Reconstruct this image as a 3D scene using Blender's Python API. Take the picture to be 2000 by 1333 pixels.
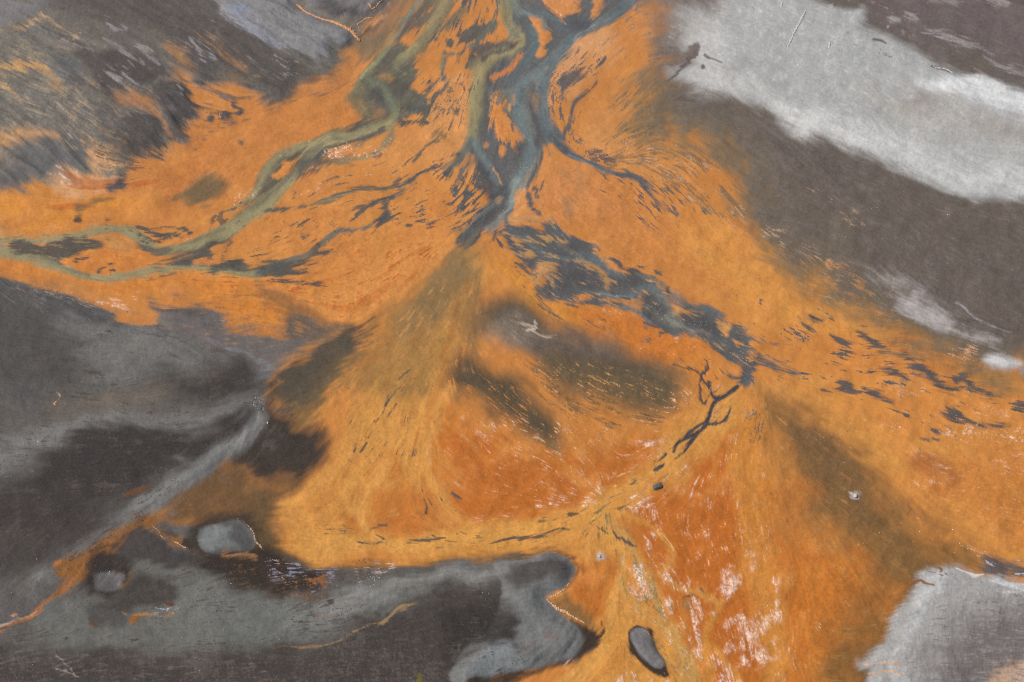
import bpy, math, random
import numpy as np

# ------------------------------------------------------------------ camera, sky, sun, exposure
S = bpy.context.scene
for o in list(bpy.data.objects):
    bpy.data.objects.remove(o)
ALT, TILT, HFOV = 300.0, math.radians(40), math.radians(54)      # flying height (m), tilt from straight down, lens
cam_d = bpy.data.cameras.new('camera'); cam = bpy.data.objects.new('camera', cam_d)
S.collection.objects.link(cam); S.camera = cam
cam.location = (0, 0, ALT); cam.rotation_euler = (TILT, 0, 0)
cam_d.sensor_width = 36; cam_d.angle = HFOV; cam_d.clip_start = 1; cam_d.clip_end = 40000

SUN_EL, SUN_AZ = math.radians(43), math.radians(-82)             # azimuth measured from +Y towards +X
world = bpy.data.worlds.new('World'); S.world = world; world.use_nodes = True
nt = world.node_tree; nt.nodes.clear()
sky = nt.nodes.new('ShaderNodeTexSky'); sky.sky_type = 'NISHITA'; sky.sun_disc = False
sky.sun_elevation = SUN_EL; sky.sun_rotation = SUN_AZ; sky.altitude = 300
bg = nt.nodes.new('ShaderNodeBackground'); bg.inputs['Strength'].default_value = 0.075
wo = nt.nodes.new('ShaderNodeOutputWorld')
nt.links.new(sky.outputs[0], bg.inputs[0]); nt.links.new(bg.outputs[0], wo.inputs[0])
sun_d = bpy.data.lights.new('sun', 'SUN'); sun_d.energy = 4.9; sun_d.angle = math.radians(0.6); sun_d.color = (1.0, 0.96, 0.91)
sun = bpy.data.objects.new('sun', sun_d); S.collection.objects.link(sun)
sun.rotation_euler = (math.pi / 2 - SUN_EL, 0, -SUN_AZ + math.pi)
sun.location = (-800, 100, 900)
S.view_settings.view_transform = 'Standard'; S.view_settings.look = 'None'
S.view_settings.gamma = 1; S.view_settings.use_curve_mapping = False
S.view_settings.exposure = 0.02
HAZE = 0.00019
ALB = 0.85                                                       # image colour -> base colour

# ------------------------------------------------------------------ image-pixel grid projected onto the valley floor
# Features are traced in image pixels (u to the right, v down) and carried to metres on the ground by ground_xy().
FL = 1000.0 / math.tan(HFOV / 2)
def ground_xy(u, v):
    x = (np.asarray(u, float) - 1000.0) / FL; y = (666.5 - np.asarray(v, float)) / FL
    cT, sT = math.cos(TILT), math.sin(TILT)
    t = -ALT / (y * sT - cT)
    return x * t, (y * cT + sT) * t
DU = 1.55
U0, V0, U1, V1 = -180.0, -90.0, 2180.0, 1450.0
W = int((U1 - U0) / DU) + 1; H = int((V1 - V0) / DU) + 1
uu = (U0 + DU * np.arange(W)).astype(np.float32); vv = (V0 + DU * np.arange(H)).astype(np.float32)
U, V = np.meshgrid(uu, vv)
rng = np.random.default_rng(7); random.seed(7)

_fy = np.fft.fftfreq(H)[:, None]; _fx = np.fft.rfftfreq(W)[None, :]
_r2 = (_fx ** 2 + _fy ** 2).astype(np.float32)
def gnoise(px, seed):
    """smooth noise with blobs about px image pixels wide, unit variance"""
    s = px / DU * 0.42
    n = np.random.default_rng(seed).standard_normal((H, W)).astype(np.float32)
    f = np.fft.rfft2(n) * np.exp(-2 * (math.pi ** 2) * s * s * _r2)
    n = np.fft.irfft2(f, s=(H, W)).astype(np.float32)
    n -= n.mean(); n /= n.std(); return n
def fbm(px, seed, octs=4, gain=0.55):
    a, out = 1.0, 0
    for k in range(octs):
        out = out + a * gnoise(px / 2 ** k, seed * 31 + k); a *= gain
    return out / out.std()
def blur(a, px):
    s = px / DU * 0.42
    return np.fft.irfft2(np.fft.rfft2(a) * np.exp(-2 * (math.pi ** 2) * s * s * _r2), s=(H, W)).astype(np.float32)
def sstep(x, a, b):
    t = np.clip((x - a) / (b - a), 0, 1); return t * t * (3 - 2 * t)

def spline(pts, closed=False, n=5):
    p = np.array(pts, float); k = len(p)
    if k < 3 and not closed:
        t = np.linspace(0, 1, n + 1)[:, None]; return p[:1] * (1 - t) + p[-1:] * t
    out = []
    for i in range(k if closed else k - 1):
        if closed: a, b, c, d = p[(i - 1) % k], p[i], p[(i + 1) % k], p[(i + 2) % k]
        else: a, b, c, d = p[max(i - 1, 0)], p[i], p[i + 1], p[min(i + 2, k - 1)]
        for t in np.arange(n) / n:
            out.append(0.5 * (2 * b + (c - a) * t + (2 * a - 5 * b + 4 * c - d) * t * t + (3 * b - a - 3 * c + d) * t ** 3))
    if not closed: out.append(p[-1])
    return np.array(out)


# ------------------------------------------------------------------ flow lines: the way the sheet floods ran
GUIDES = [
 [(1000,-100),(985,40),(950,130),(925,220),(915,300),(870,360)], [(1005,0),(1080,45),(1105,60)],
 [(1240,-10),(1160,45),(1080,120),(1030,180),(1030,250),(1045,310),(990,400),(900,480),(800,570),(700,640)],
 [(1070,200),(1085,265),(1140,310),(1240,350),(1320,420),(1400,480),(1500,540)], [(1165,165),(1120,210),(1100,265)],
 [(830,-20),(770,70),(690,170),(640,200),(520,260),(420,330)], [(880,-20),(800,100),(740,170),(765,220),(640,275),(520,330),(450,420),(330,490),(200,520),(0,490)],
 [(640,278),(570,345),(480,425),(330,495),(250,450),(120,460),(0,472)], [(850,333),(740,420),(600,500),(460,533),(200,538),(0,490)],
 [(870,330),(700,378),(560,408)], [(880,420),(700,500),(560,540),(400,570)], [(900,470),(760,590),(660,620),(520,580),(330,560),(150,560)],
 [(1000,450),(1100,500),(1200,560),(1320,610),(1440,690),(1560,730),(1700,760),(1850,820),(2050,860)],
 [(1080,430),(1170,490),(1260,545),(1380,610),(1540,670),(1700,690),(1900,740),(2050,760)],
 [(1180,420),(1350,500),(1500,590),(1650,670),(1800,720)], [(960,480),(1040,580),(1160,640),(1300,690),(1370,760),(1390,810)],
 [(1500,790),(1640,880),(1760,980),(1900,1080),(2050,1130)], [(1500,830),(1560,980),(1640,1090),(1700,1180)], [(1480,760),(1460,880),(1450,1000),(1480,1150),(1500,1333)],
 [(1440,760),(1390,800),(1340,860),(1260,940),(1180,990),(1080,1040),(900,1060),(700,1060),(560,1040)],
 [(1180,990),(1210,1060),(1215,1140),(1240,1190),(1310,1260),(1350,1333)], [(1200,1010),(1270,1100),(1310,1200),(1360,1320)],
 [(1190,1020),(1200,1120),(1190,1200),(1180,1240),(1090,1330)],
 [(905,520),(860,640),(790,780),(720,900),(660,1000),(600,1030)], [(930,520),(900,680),(830,850),(840,980),(900,1040)], [(790,800),(760,920),(700,1010),(740,1050)],
 [(950,660),(1050,760),(1130,830),(1160,950)], [(880,730),(960,800),(1080,860),(1160,900)], [(860,830),(960,900),(1080,930),(1160,960)], [(1100,680),(1200,720),(1300,740)], [(1060,720),(1180,790),(1290,820)],
 [(1340,140),(1260,190),(1180,270)], [(1360,200),(1260,240),(1150,320)], [(1300,270),(1400,340),(1480,440)],
 [(0,60),(150,130),(260,230),(330,290)], [(0,200),(100,260),(170,340)], [(200,60),(340,130),(450,190)], [(400,0),(560,90),(640,125)], [(380,60),(480,140),(580,190)], [(0,330),(100,390),(250,400),(400,340)],
 [(300,170),(380,240),(460,230),(560,200)], [(0,420),(150,410),(300,400)], [(0,560),(120,640),(250,660),(420,700)], [(0,800),(200,830),(350,820),(500,785)], [(40,1190),(180,1080),(330,985),(470,880),(500,800)],
 [(0,1220),(80,1195),(160,1120)], [(0,1290),(300,1250),(600,1230),(800,1150),(1100,1100)], [(300,1333),(700,1270),(1000,1200)], [(150,900),(350,880),(500,820)],
 [(1320,60),(1500,140),(1700,250),(1900,350),(2050,380)], [(1500,20),(1700,110),(1900,190),(2050,230)], [(1330,200),(1500,330),(1750,470),(2000,600)], [(1450,400),(1600,480),(1760,600)],
 [(1700,540),(1850,630),(2000,700)], [(1750,1300),(1900,1290),(2050,1300)], [(1750,1220),(1880,1180),(2050,1200)], [(1640,1260),(1720,1240)],
 [(1700,870),(1850,930),(2050,1010)], [(1750,800),(1900,850),(2050,870)],
]
def make_angle():
    st = 8
    gu, gv = U[::st, ::st], V[::st, ::st]
    a = np.zeros_like(gu); b = np.zeros_like(gu)
    for g in GUIDES:
        p = spline(g, n=4); d = np.diff(p, axis=0); m = (p[1:] + p[:-1]) / 2
        ln = np.hypot(d[:, 0], d[:, 1]); th = np.arctan2(d[:, 1], d[:, 0])
        for (mx, my), l, t in zip(m, ln, th):
            w = l / ((gu - mx) ** 2 + (gv - my) ** 2 + 220.0) ** 1.6
            a += w * math.cos(2 * t); b += w * math.sin(2 * t)
    th = 0.5 * np.arctan2(b, a)
    c2, s2 = np.cos(2 * th), np.sin(2 * th)
    def up(x):
        iy = np.clip(np.arange(H) / st, 0, x.shape[0] - 1.001); ix = np.clip(np.arange(W) / st, 0, x.shape[1] - 1.001)
        y0 = iy.astype(int); x0 = ix.astype(int); fy = (iy - y0)[:, None]; fx = (ix - x0)[None, :]
        return ((x[y0][:, x0] * (1 - fx) + x[y0][:, x0 + 1] * fx) * (1 - fy) + (x[y0 + 1][:, x0] * (1 - fx) + x[y0 + 1][:, x0 + 1] * fx) * fy)
    return (0.5 * np.arctan2(up(s2), up(c2))).astype(np.float32)
ANG = make_angle() + 0.10 * gnoise(70, 901) + 0.07 * gnoise(25, 902)
def lic(noise, n, step, turn=0.0):
    dx0 = np.cos(ANG + turn).astype(np.float32); dy0 = np.sin(ANG + turn).astype(np.float32)
    acc = noise.copy(); nf = noise.ravel(); cf, sf = dx0.ravel(), dy0.ravel()
    for sgn in (1, -1):
        x = np.tile(np.arange(W, dtype=np.float32), (H, 1)); y = np.repeat(np.arange(H, dtype=np.float32)[:, None], W, 1)
        pc, ps = dx0, dy0
        sg = np.full((H, W), float(sgn * step), np.float32)
        for k in range(n):
            x += pc * sg; y += ps * sg
            ix = np.clip(x + .5, 0, W - 1).astype(np.int32); iy = np.clip(y + .5, 0, H - 1).astype(np.int32)
            q = iy * W + ix
            c, s_ = cf[q], sf[q]
            sg = np.where(c * pc + s_ * ps < 0, -sg, sg); pc, ps = c, s_
            acc += nf[q] * (1 - k / (n + 1))
    acc -= acc.mean(); return acc / acc.std()
N1 = gnoise(1.3, 20); L0 = lic(gnoise(1.2, 16), 6, 1.0)   # single grains and hairlines
L1 = lic(gnoise(2.0, 11), 9, 1.0)                 # fine streaks
L2 = lic(gnoise(4.2, 12), 12, 1.4)                  # streaks some 6 wide
LM = lic(gnoise(8, 15), 14, 2.2)                  # ridges some 8 wide
L3 = lic(gnoise(14, 13), 14, 4.0)                 # broad streaks
LP = lic(gnoise(2.6, 14), 4, 1.0, math.pi / 2)    # ripples across the flow
N3, N6, N12 = gnoise(3.2, 21), gnoise(7, 22), gnoise(14, 23)
N30, N80, N200 = fbm(34, 24), fbm(90, 25), fbm(220, 26)
WX = [lic(gnoise(7, 41), 8, 1.6), .6 * lic(gnoise(24, 42), 8, 4.0) + .5 * gnoise(40, 44), gnoise(110, 43)]; WY = [lic(gnoise(7, 51), 8, 1.6), .6 * lic(gnoise(24, 52), 8, 4.0) + .5 * gnoise(40, 54), gnoise(110, 53)]

_ca, _cb, _cc = lic(gnoise(5, 61), 5, 1.4), lic(gnoise(4.5, 62), 3, 1.4, .8), lic(gnoise(11, 63), 6, 2.2)
CRK = np.minimum(np.minimum(np.abs(_ca), np.abs(_cb) * 1.1), np.abs(_cc) * 1.6) + .06 * N1   # network of cracks between crust flakes

# ------------------------------------------------------------------ the sediment layers
def lin(c):
    c = np.array(c, float) / 255
    return np.where(c <= 0.04045, c / 12.92, ((c + 0.055) / 1.055) ** 2.4).astype(np.float32)
COL = np.empty((H, W, 3), np.float32); COL[:] = lin((202, 131, 65))
ZH = np.zeros((H, W), np.float32); WET = np.zeros((H, W), np.float32); RIP = np.zeros((H, W), np.float32)
IDS = np.zeros((H, W), np.int16); REG = {}        # id -> description of the object made of these cells
def window(p, pad):
    a = max(int((p[:, 0].min() - pad - U0) / DU), 0); b = min(int((p[:, 0].max() + pad - U0) / DU) + 2, W)
    c = max(int((p[:, 1].min() - pad - V0) / DU), 0); d = min(int((p[:, 1].max() + pad - V0) / DU) + 2, H)
    return (slice(c, d), slice(a, b)) if b > a + 3 and d > c + 3 else None
def sample(f, x, y):
    x = np.clip(x, 0, f.shape[1] - 1.001); y = np.clip(y, 0, f.shape[0] - 1.001)
    x0 = x.astype(np.int32); y0 = y.astype(np.int32); fx = x - x0; fy = y - y0; w = f.shape[1]; q = y0 * w + x0; g = f.ravel()
    return (g[q] * (1 - fx) + g[q + 1] * fx) * (1 - fy) + (g[q + w] * (1 - fx) + g[q + w + 1] * fx) * fy
def warped(f, wn, st, warp):
    """f lives on the window every st cells; read it through the wobble of the sediment edge"""
    w0, w1, w2 = warp; h, w = wn[0].stop - wn[0].start, wn[1].stop - wn[1].start
    ox = (w0 * WX[0][wn] + w1 * WX[1][wn] + w2 * WX[2][wn]) / DU; oy = (w0 * WY[0][wn] + w1 * WY[1][wn] + w2 * WY[2][wn]) / DU
    x = (np.arange(w, dtype=np.float32)[None, :] + ox) / st; y = (np.arange(h, dtype=np.float32)[:, None] + oy) / st
    return sample(f, x, y)
def poly_field(pts, pad, warp, smooth=True):
    p = spline(pts, True, 4) if smooth else np.array(pts, float)
    wn = window(p, pad)
    if wn is None: return None, None
    st = 1 if (wn[0].stop - wn[0].start) * (wn[1].stop - wn[1].start) < 16000 else 3
    u = U[wn][::st, ::st]; v = V[wn][::st, ::st]
    best = np.full(u.shape, 1e9, np.float32); ins = np.zeros(u.shape, bool)
    q = np.roll(p, -1, 0)
    for (ax, ay), (bx, by) in zip(p.astype(np.float32), q.astype(np.float32)):
        dx, dy = bx - ax, by - ay; l2 = dx * dx + dy * dy + 1e-6
        t = np.clip(((u - ax) * dx + (v - ay) * dy) / l2, 0, 1)
        best = np.minimum(best, (u - ax - t * dx) ** 2 + (v - ay - t * dy) ** 2)
        if ay != by:
            ins ^= ((ay > v) != (by > v)) & (u < (v - ay) * dx / dy + ax)
    f = np.sqrt(best) * np.where(ins, 1, -1)
    return wn, warped(f.astype(np.float32), wn, st, warp)
def line_field(pts, pad, warp, n=6):
    p = spline([(q[0], q[1], q[2] if len(q) > 2 else 3) for q in pts], False, n)
    wn = window(p, pad + p[:, 2].max())
    if wn is None: return None, None
    f = np.full((wn[0].stop - wn[0].start, wn[1].stop - wn[1].start), -pad * 2, np.float32)
    for a, b in zip(p[:-1].astype(np.float32), p[1:].astype(np.float32)):
        ww = window(np.array([a, b]), pad + max(a[2], b[2]))
        if ww is None: continue
        u, v = U[ww], V[ww]; dx, dy = b[0] - a[0], b[1] - a[1]; l2 = dx * dx + dy * dy + 1e-6
        t = np.clip(((u - a[0]) * dx + (v - a[1]) * dy) / l2, 0, 1)
        d = a[2] + (b[2] - a[2]) * t - np.sqrt((u - a[0] - t * dx) ** 2 + (v - a[1] - t * dy) ** 2)
        s_ = (slice(ww[0].start - wn[0].start, ww[0].stop - wn[0].start), slice(ww[1].start - wn[1].start, ww[1].stop - wn[1].start))
        f[s_] = np.maximum(f[s_], d)
    return wn, warped(f, wn, 1, warp)
def lay(wn, f, col, soft, streak, amt, z, wet, rip, obj, grain, thin, zs=0):
    if soft >= 9: streak *= .45
    g = f + streak * (0.32 * L2[wn] + 0.30 * L1[wn] + .26 * L0[wn] + .12 * N1[wn])
    soft = soft * 1.35
    m = sstep(g, -soft, soft) * amt
    if thin:                                       # a thin layer lets streaks of the bed show through
        m = m * sstep(L2[wn] * 0.12 + L1[wn] * 0.14 + N3[wn] * .08 + N30[wn] * .35 + f / (soft + 1e-3) * 0.8 / min(thin, 1.0), -1.4, 1.2)
    if col is not None:
        c = lin(col) * (1 + grain * (0.35 * L2[wn] + 0.3 * L1[wn] + 0.7 * N3[wn]))[..., None]
        COL[wn] += (c - COL[wn]) * m[..., None]
    if z: ZH[wn] += z * sstep(f, -max(soft, 3), zs or max(soft, 3) * 2.5)
    if wet is not None: WET[wn] += (wet - WET[wn]) * m
    if rip is not None: RIP[wn] += (rip - RIP[wn]) * m
    if obj: IDS[wn][m > 0.5] = max(obj, 0)
    return m
def P(pts, col, soft=5, warp=(1.5, 3, 0), streak=0, amt=1, z=0, wet=None, rip=None, obj=0, grain=.05, thin=0, smooth=True, zs=0, ridge=0):
    wn, f = poly_field(pts, 1.4 * soft + 6 + 2.5 * sum(warp) + 3 * streak, warp, smooth)
    if wn is None: return
    m = lay(wn, f, col, soft, streak, amt, z, wet, rip, obj, grain, thin, zs)
    if ridge: ZH[wn] += ridge * (.6 * LM[wn] + .9 * L3[wn]) * m
    return wn, m
def L(pts, col, soft=2, warp=(1.2, 2, 0), streak=0, amt=1, z=0, wet=None, rip=None, obj=0, grain=.05, thin=0):
    wn, f = line_field(pts, soft + 6 + 2.5 * sum(warp) + 3 * streak, warp)
    if wn is not None: return wn, lay(wn, f, col, soft, streak, amt, z, wet, rip, obj, grain, thin)
def K(pts, col, dens=0.0, soft=12, field='flow', amt=1, warp=(2, 5, 0), edge=.6, z=0, wet=None, crack=False):
    """flecks or streaks of another sediment scattered through a zone; dens is the cut (lower is denser)"""
    wn, f = poly_field(pts, soft + 20, warp)
    if wn is None: return
    src = {'flow': 0.45 * L2[wn] + 0.5 * L1[wn] + .42 * L0[wn] + .38 * N12[wn] + .25 * N30[wn], 'fine': 0.55 * L1[wn] + .6 * L0[wn] + .25 * N1[wn] + .4 * N12[wn] + .2 * N30[wn],
           'broad': L3[wn] + .3 * L2[wn], 'foam': .55 * LM[wn] + .4 * L1[wn] + .3 * L0[wn] + .35 * N12[wn] + .3 * N30[wn], 'mid': .8 * LM[wn] + .3 * L1[wn] + .35 * N30[wn], 'blot': N12[wn] + .5 * N6[wn] + .3 * N3[wn], 'speck': .3 * N3[wn] + .45 * N1[wn] + .45 * L1[wn] + .45 * N30[wn] + .25 * N6[wn],
           'cell': N30[wn] * .8 + .3 * N12[wn]}[field]
    m = sstep(src - dens + np.clip(f / soft, -4, 0) * 1.2, 0, edge) * amt * sstep(f, -soft * 1.5, 0)
    if crack: m = m * (.18 + .82 * sstep(CRK[wn], .10, .52)) * (.62 + .38 * sstep(N3[wn] + .6 * L1[wn], -.8, .8))
    COL[wn] += (lin(col) * (1 + .08 * N3[wn])[..., None] - COL[wn]) * m[..., None]
    if z: ZH[wn] += z * m
    if wet is not None: WET[wn] += (wet - WET[wn]) * m
def reg(i, name, label, cat=None, kind=None, group=None):
    REG[i] = (name, label, cat, kind, group); return i
OCH, RUST, PALO = (210, 147, 74), (184, 103, 42), (226, 172, 118)
BRN, OLV, OLD = (104, 93, 84), (126, 105, 74), (100, 92, 76)
DK, DB, BLK = (80, 75, 72), (80, 85, 90), (58, 52, 49)
WO, WOL, WB, WBL = (152, 139, 98), (174, 158, 110), (112, 122, 120), (136, 146, 138)
GR, GRL, GRD, GRB = (108, 106, 102), (134, 132, 128), (76, 70, 67), (118, 119, 122)
PAL, PALB, FOAM, CREAM = (186, 184, 180), (206, 204, 200), (222, 196, 180), (228, 190, 140)

# ---- large tonal provinces of the orange mud
P([(-300,560),(-300,370),(60,360),(150,330),(250,340),(330,280),(420,260),(560,300),(470,420),(330,440),(150,440)], (203,130,62), 60, (6,20,20), 10)
P([(330,160),(420,180),(480,190),(600,200),(690,180),(690,230),(620,280),(500,340),(440,420),(330,440),(240,420),(250,360),(330,290)], (198,126,62), 25, (4,10,8), 8)
P([(140,420),(260,400),(330,300),(380,240),(430,300),(330,430),(200,450)], (188,114,54), 25, (4,10,8), 8, .7)
P([(0,370),(90,380),(150,400),(260,385),(280,420),(130,440),(-300,450),(-300,400)], (214,138,52), 20, (4,10,10), 8, .8)
P([(500,640),(420,600),(330,560),(220,580),(60,550),(-300,520),(-300,480),(60,510),(200,545),(450,545),(600,590),(660,622)], (206,128,54), 20, (3,8,6), 6)
P([(530,420),(700,400),(860,360),(900,420),(870,480),(780,560),(640,600),(560,560),(620,510),(560,470),(480,480)], (203,131,66), 24, (4,10,8), 8)
P([(560,560),(660,530),(790,470),(880,470),(820,550),(740,605),(670,622),(600,600)], (210,136,66), 16, (3,8,6), 6)
P([(1090,330),(1240,350),(1300,420),(1420,560),(1300,560),(1180,500),(1100,430),(1050,400)], (199,128,66), 40, (6,14,10), 10)
P([(1400,430),(1480,470),(1560,560),(1700,680),(1560,650),(1400,560),(1340,480)], (214,146,72), 40, (6,14,10), 8)
P([(905,500),(960,520),(930,600),(900,700),(850,800),(840,900),(800,960),(740,1000),(640,1040),(620,1080),(560,1060),(530,1010),(600,950),(660,870),(680,760),(760,680),(850,560)], OCH, 25, (5,12,10), 8)
P([(540,1000),(640,1000),(700,1040),(860,1050),(1000,1030),(1140,1010),(1210,980),(1300,860),(1370,760),(1440,760),(1420,850),(1300,960),(1230,1010),(1240,1080),(1260,1200),(1350,1333),(1330,1460),(1150,1460),(1170,1200),(1150,1100),(1060,1080),(900,1090),(640,1085),(560,1070)], OCH, 18, (4,10,8), 6)
P([(1470,770),(1560,770),(1680,820),(1800,850),(2050,850),(2300,880),(2300,1120),(2000,1090),(1880,1040),(1780,950),(1690,880),(1560,800)], OCH, 30, (5,12,10), 8, .8)
P([(850,800),(900,830),(1000,860),(1130,900),(1230,860),(1280,830),(1260,900),(1190,980),(1100,1010),(960,1020),(900,980),(840,900)], RUST, 22, (5,12,8), 10, .85)
P([(705,965),(760,950),(800,950),(840,990),(835,1030),(800,1045),(750,1035),(715,1000)], RUST, 14, (2,5,3), 3, .6)
P([(685,1000),(730,1040),(745,1055),(720,1055),(690,1030),(670,1010)], RUST, 9, (2,4,3), 3, .5)
P([(760,880),(775,905),(790,935),(770,940),(738,935)], (198,122,56), 5, (2,4,3), 3, .8)
P([(1230,1010),(1320,940),(1400,860),(1470,860),(1500,1000),(1560,1060),(1700,1090),(1790,1110),(1720,1230),(1670,1333),(1640,1460),(1370,1460),(1340,1300),(1290,1180),(1260,1080)], RUST, 30, (6,14,10), 10, .9)
P([(1640,1060),(1780,1120),(1720,1220),(1680,1333),(1520,1333),(1540,1200),(1560,1100)], (199,120,50), 40, (6,14,10), 8, .8)
P([(1430,830),(1490,860),(1500,1000),(1530,1140),(1540,1333),(1500,1333),(1470,1160),(1440,1000)], (204,134,62), 20, (4,10,8), 8, .85)
P([(1780,930),(1880,870),(2050,870),(2050,1060),(1900,1020)], (194,120,58), 30, (5,12,10), 8, .7)
P([(1780,880),(1830,890),(1880,940),(1860,960),(1810,930)], (172,106,58), 12, (3,8,4), 6, .8)
P([(1500,960),(1560,960),(1620,1010),(1600,1060),(1540,1040)], (196,120,54), 16, (3,8,4), 6, .7)
P([(1130,1090),(1200,1085),(1215,1100),(1190,1180),(1170,1200),(1130,1170),(1130,1120)], RUST, 12, (3,6,4), 4, .8)
P([(960,500),(1040,540),(1100,600),(1250,640),(1370,700),(1350,720),(1200,660),(1100,640),(1010,590)], (208,138,58), 16, (3,8,6), 8, .8)
P([(1190,600),(1300,640),(1400,690),(1370,720),(1280,700),(1150,640),(1110,610)], (196,114,50), 14, (3,8,6), 8, .8)
# broad drift of tone along the flow
for _c, _f, _a in (((186, 114, 54), L3 * .6 + .8 * N80, .34), ((216, 150, 74), -L3 * .6 + .8 * N200, .32), ((180, 108, 52), L2 * .4 + L1 * .3 + N30 * .9 + N80 * .4, .22), ((224, 158, 88), -L2 * .4 - L1 * .3 + N30 * .9 + N80 * .4, .22)):
    _m = sstep(_f, .5, 2.4)[..., None] * _a
    COL += (lin(_c) - COL) * _m

# ---- olive and brown silt veils
P([(888,478),(950,468),(930,560),(900,660),(872,740),(840,790),(760,800),(690,780),(655,740),(690,650),(735,612),(800,570),(850,530)], (128,104,64), 26, (5,12,10), 12, .55, thin=.6)
P([(905,465),(948,460),(925,530),(880,600),(820,650),(780,640),(820,560),(870,510)], OLV, 18, (4,9,8), 10, .75, thin=.9)
K([(880,480),(950,480),(910,640),(850,760),(760,800),(660,760),(700,650),(800,570)], OLD, .5, 35, 'speck', .4, edge=1.6)
K([(640,700),(700,640),(860,640),(880,740),(790,830),(690,880),(620,860),(580,780)], (132,102,60), .2, 40, 'speck', .45, edge=1.6)
P([(665,622),(610,666),(560,708),(512,750),(522,775),(560,800),(610,790),(650,745),(690,690),(705,650),(740,612),(700,618)], (84,74,62), 12, (3,6,4), 6, 1, thin=2.5)
P([(640,700),(680,690),(660,740),(620,800),(600,840),(560,830),(520,800),(510,770),(570,780)], (108,90,62), 20, (4,10,6), 8, .8, thin=1.2)
P([(500,560),(560,588),(610,612),(660,624),(640,650),(560,700),(520,740),(470,720),(430,640),(380,612),(420,605),(470,640),(530,640),(560,610)], (112,96,82), 12, (3,7,4), 8)
P([(400,600),(440,605),(480,625),(540,640),(560,650),(500,652),(450,640),(410,622)], (188,122,62), 6, (3,6,3), 8, .9)
K([(400,590),(520,570),(640,625),(640,650),(500,660),(430,650)], (170,112,62), .1, 12, 'flow', .6)
P([(500,566),(540,575),(600,600),(640,620),(560,615),(510,600),(470,575)], (150,102,56), 10, (3,6,3), 8, .8, thin=.8)
P([(905,560),(935,570),(960,600),(1000,588),(1040,604),(1060,640),(1010,660),(960,665),(930,690),(905,680),(900,620)], (124,100,68), 26, (4,10,6), 8, .8)
P([(945,612),(985,596),(1035,606),(1090,648),(1160,655),(1220,678),(1290,702),(1328,735),(1322,770),(1290,792),(1245,775),(1180,770),(1100,750),(1060,720),(1030,690),(980,660)], (96,82,66), 20, (2,6,4), 3, 1)
P([(1060,700),(1140,700),(1240,720),(1325,735),(1328,775),(1290,800),(1200,800),(1110,780)], (104,88,66), 22, (3,8,4), 6, .8)
K([(1060,715),(1130,730),(1300,770),(1290,810),(1200,830),(1120,810),(1070,770)], (108,88,62), -.2, 30, 'flow', .8, edge=1.4)
K([(1060,720),(1300,750),(1290,830),(1130,840)], (206,146,86), .9, 25, 'fine', .75, edge=1.0)
P([(900,688),(925,700),(960,725),(1005,738),(1050,775),(1085,815),(1092,855),(1060,868),(1030,850),(985,820),(930,785),(880,775),(872,755),(885,715)], (94,79,60), 20, (2,6,4), 3, 1)
K([(880,740),(1000,760),(1090,850),(1060,880),(980,860),(900,800)], (196,124,62), 1.0, 20, 'fine', .8, edge=.8)
P([(1055,865),(1080,860),(1090,890),(1070,885)], OLV, 8, (2,5,3), 5, .7)
P([(520,775),(545,800),(590,830),(625,850),(636,885),(615,925),(580,950),(520,945),(470,930),(440,910),(470,860),(505,820)], (66,57,50), 15, (3,8,4), 5)
P([(440,920),(520,945),(590,950),(540,1000),(525,1060),(500,1080),(420,1030),(340,1010),(300,990),(360,950)], (104,79,54), 20, (4,9,6), 6, .95)
K([(340,960),(430,930),(520,960),(510,1010),(420,1030),(340,1010)], (128,88,48), .3, 25, 'speck', .45, edge=1.6)
P([(520,1060),(545,1080),(600,1095),(700,1103),(780,1100),(900,1090),(1000,1080),(1000,1098),(840,1112),(700,1118),(560,1105),(515,1085)], (120,88,48), 10, (2,5,3), 4, .85)
P([(1492,775),(1530,792),(1580,825),(1640,865),(1688,900),(1700,955),(1745,1010),(1790,1055),(1870,1095),(1830,1110),(1770,1090),(1690,1040),(1610,1000),(1560,945),(1520,880),(1498,830)], (116,90,60), 36, (4,10,8), 5, .95)
P([(1590,850),(1650,880),(1690,920),(1690,985),(1740,1020),(1690,1030),(1630,1000),(1580,930)], (108,86,62), 26, (4,9,6), 4, .8)
K([(1530,850),(1640,870),(1700,960),(1760,1050),(1640,1040),(1540,950)], (180,112,60), .8, 30, 'flow', .6, edge=1.4)
P([(1520,940),(1560,930),(1610,955),(1600,985),(1540,980)], (190,112,50), 14, (3,6,4), 8, .8, thin=1)
P([(1640,1030),(1750,1060),(1850,1090),(1930,1105),(1900,1122),(1800,1120),(1770,1120),(1700,1085)], (132,98,58), 22, (4,9,6), 8, .9, thin=1.4)
P([(1800,1110),(1770,1160),(1735,1220),(1690,1280),(1668,1333),(1640,1400),(1690,1420),(1730,1280),(1790,1190),(1840,1120)], (104,82,56), 14, (3,6,4), 9, 1)
P([(1600,1290),(1660,1260),(1720,1190),(1740,1220),(1690,1300),(1650,1340)], (128,92,50), 18, (4,8,4), 12, .8, thin=1)

P([(902,464),(888,487),(853,530),(803,569),(745,601),(700,617),(664,623),(640,615),(606,594),(640,560),(720,515),(800,480),(860,462)], (211,140,72), 5, (1.5,4,2), 2, .95)
K([(560,560),(640,540),(760,480),(860,500),(800,560),(720,600),(640,600)], (184,104,46), .45, 25, 'broad', .5, edge=1.4)
K([(560,560),(640,540),(760,480),(860,500),(800,560),(720,600),(640,600)], (178,98,44), .75, 25, 'flow', .5, edge=1.0)
K([(540,470),(700,450),(860,440),(840,500),(640,560),(540,560)], (178,98,44), .7, 25, 'flow', .45, edge=1.0)

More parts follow.
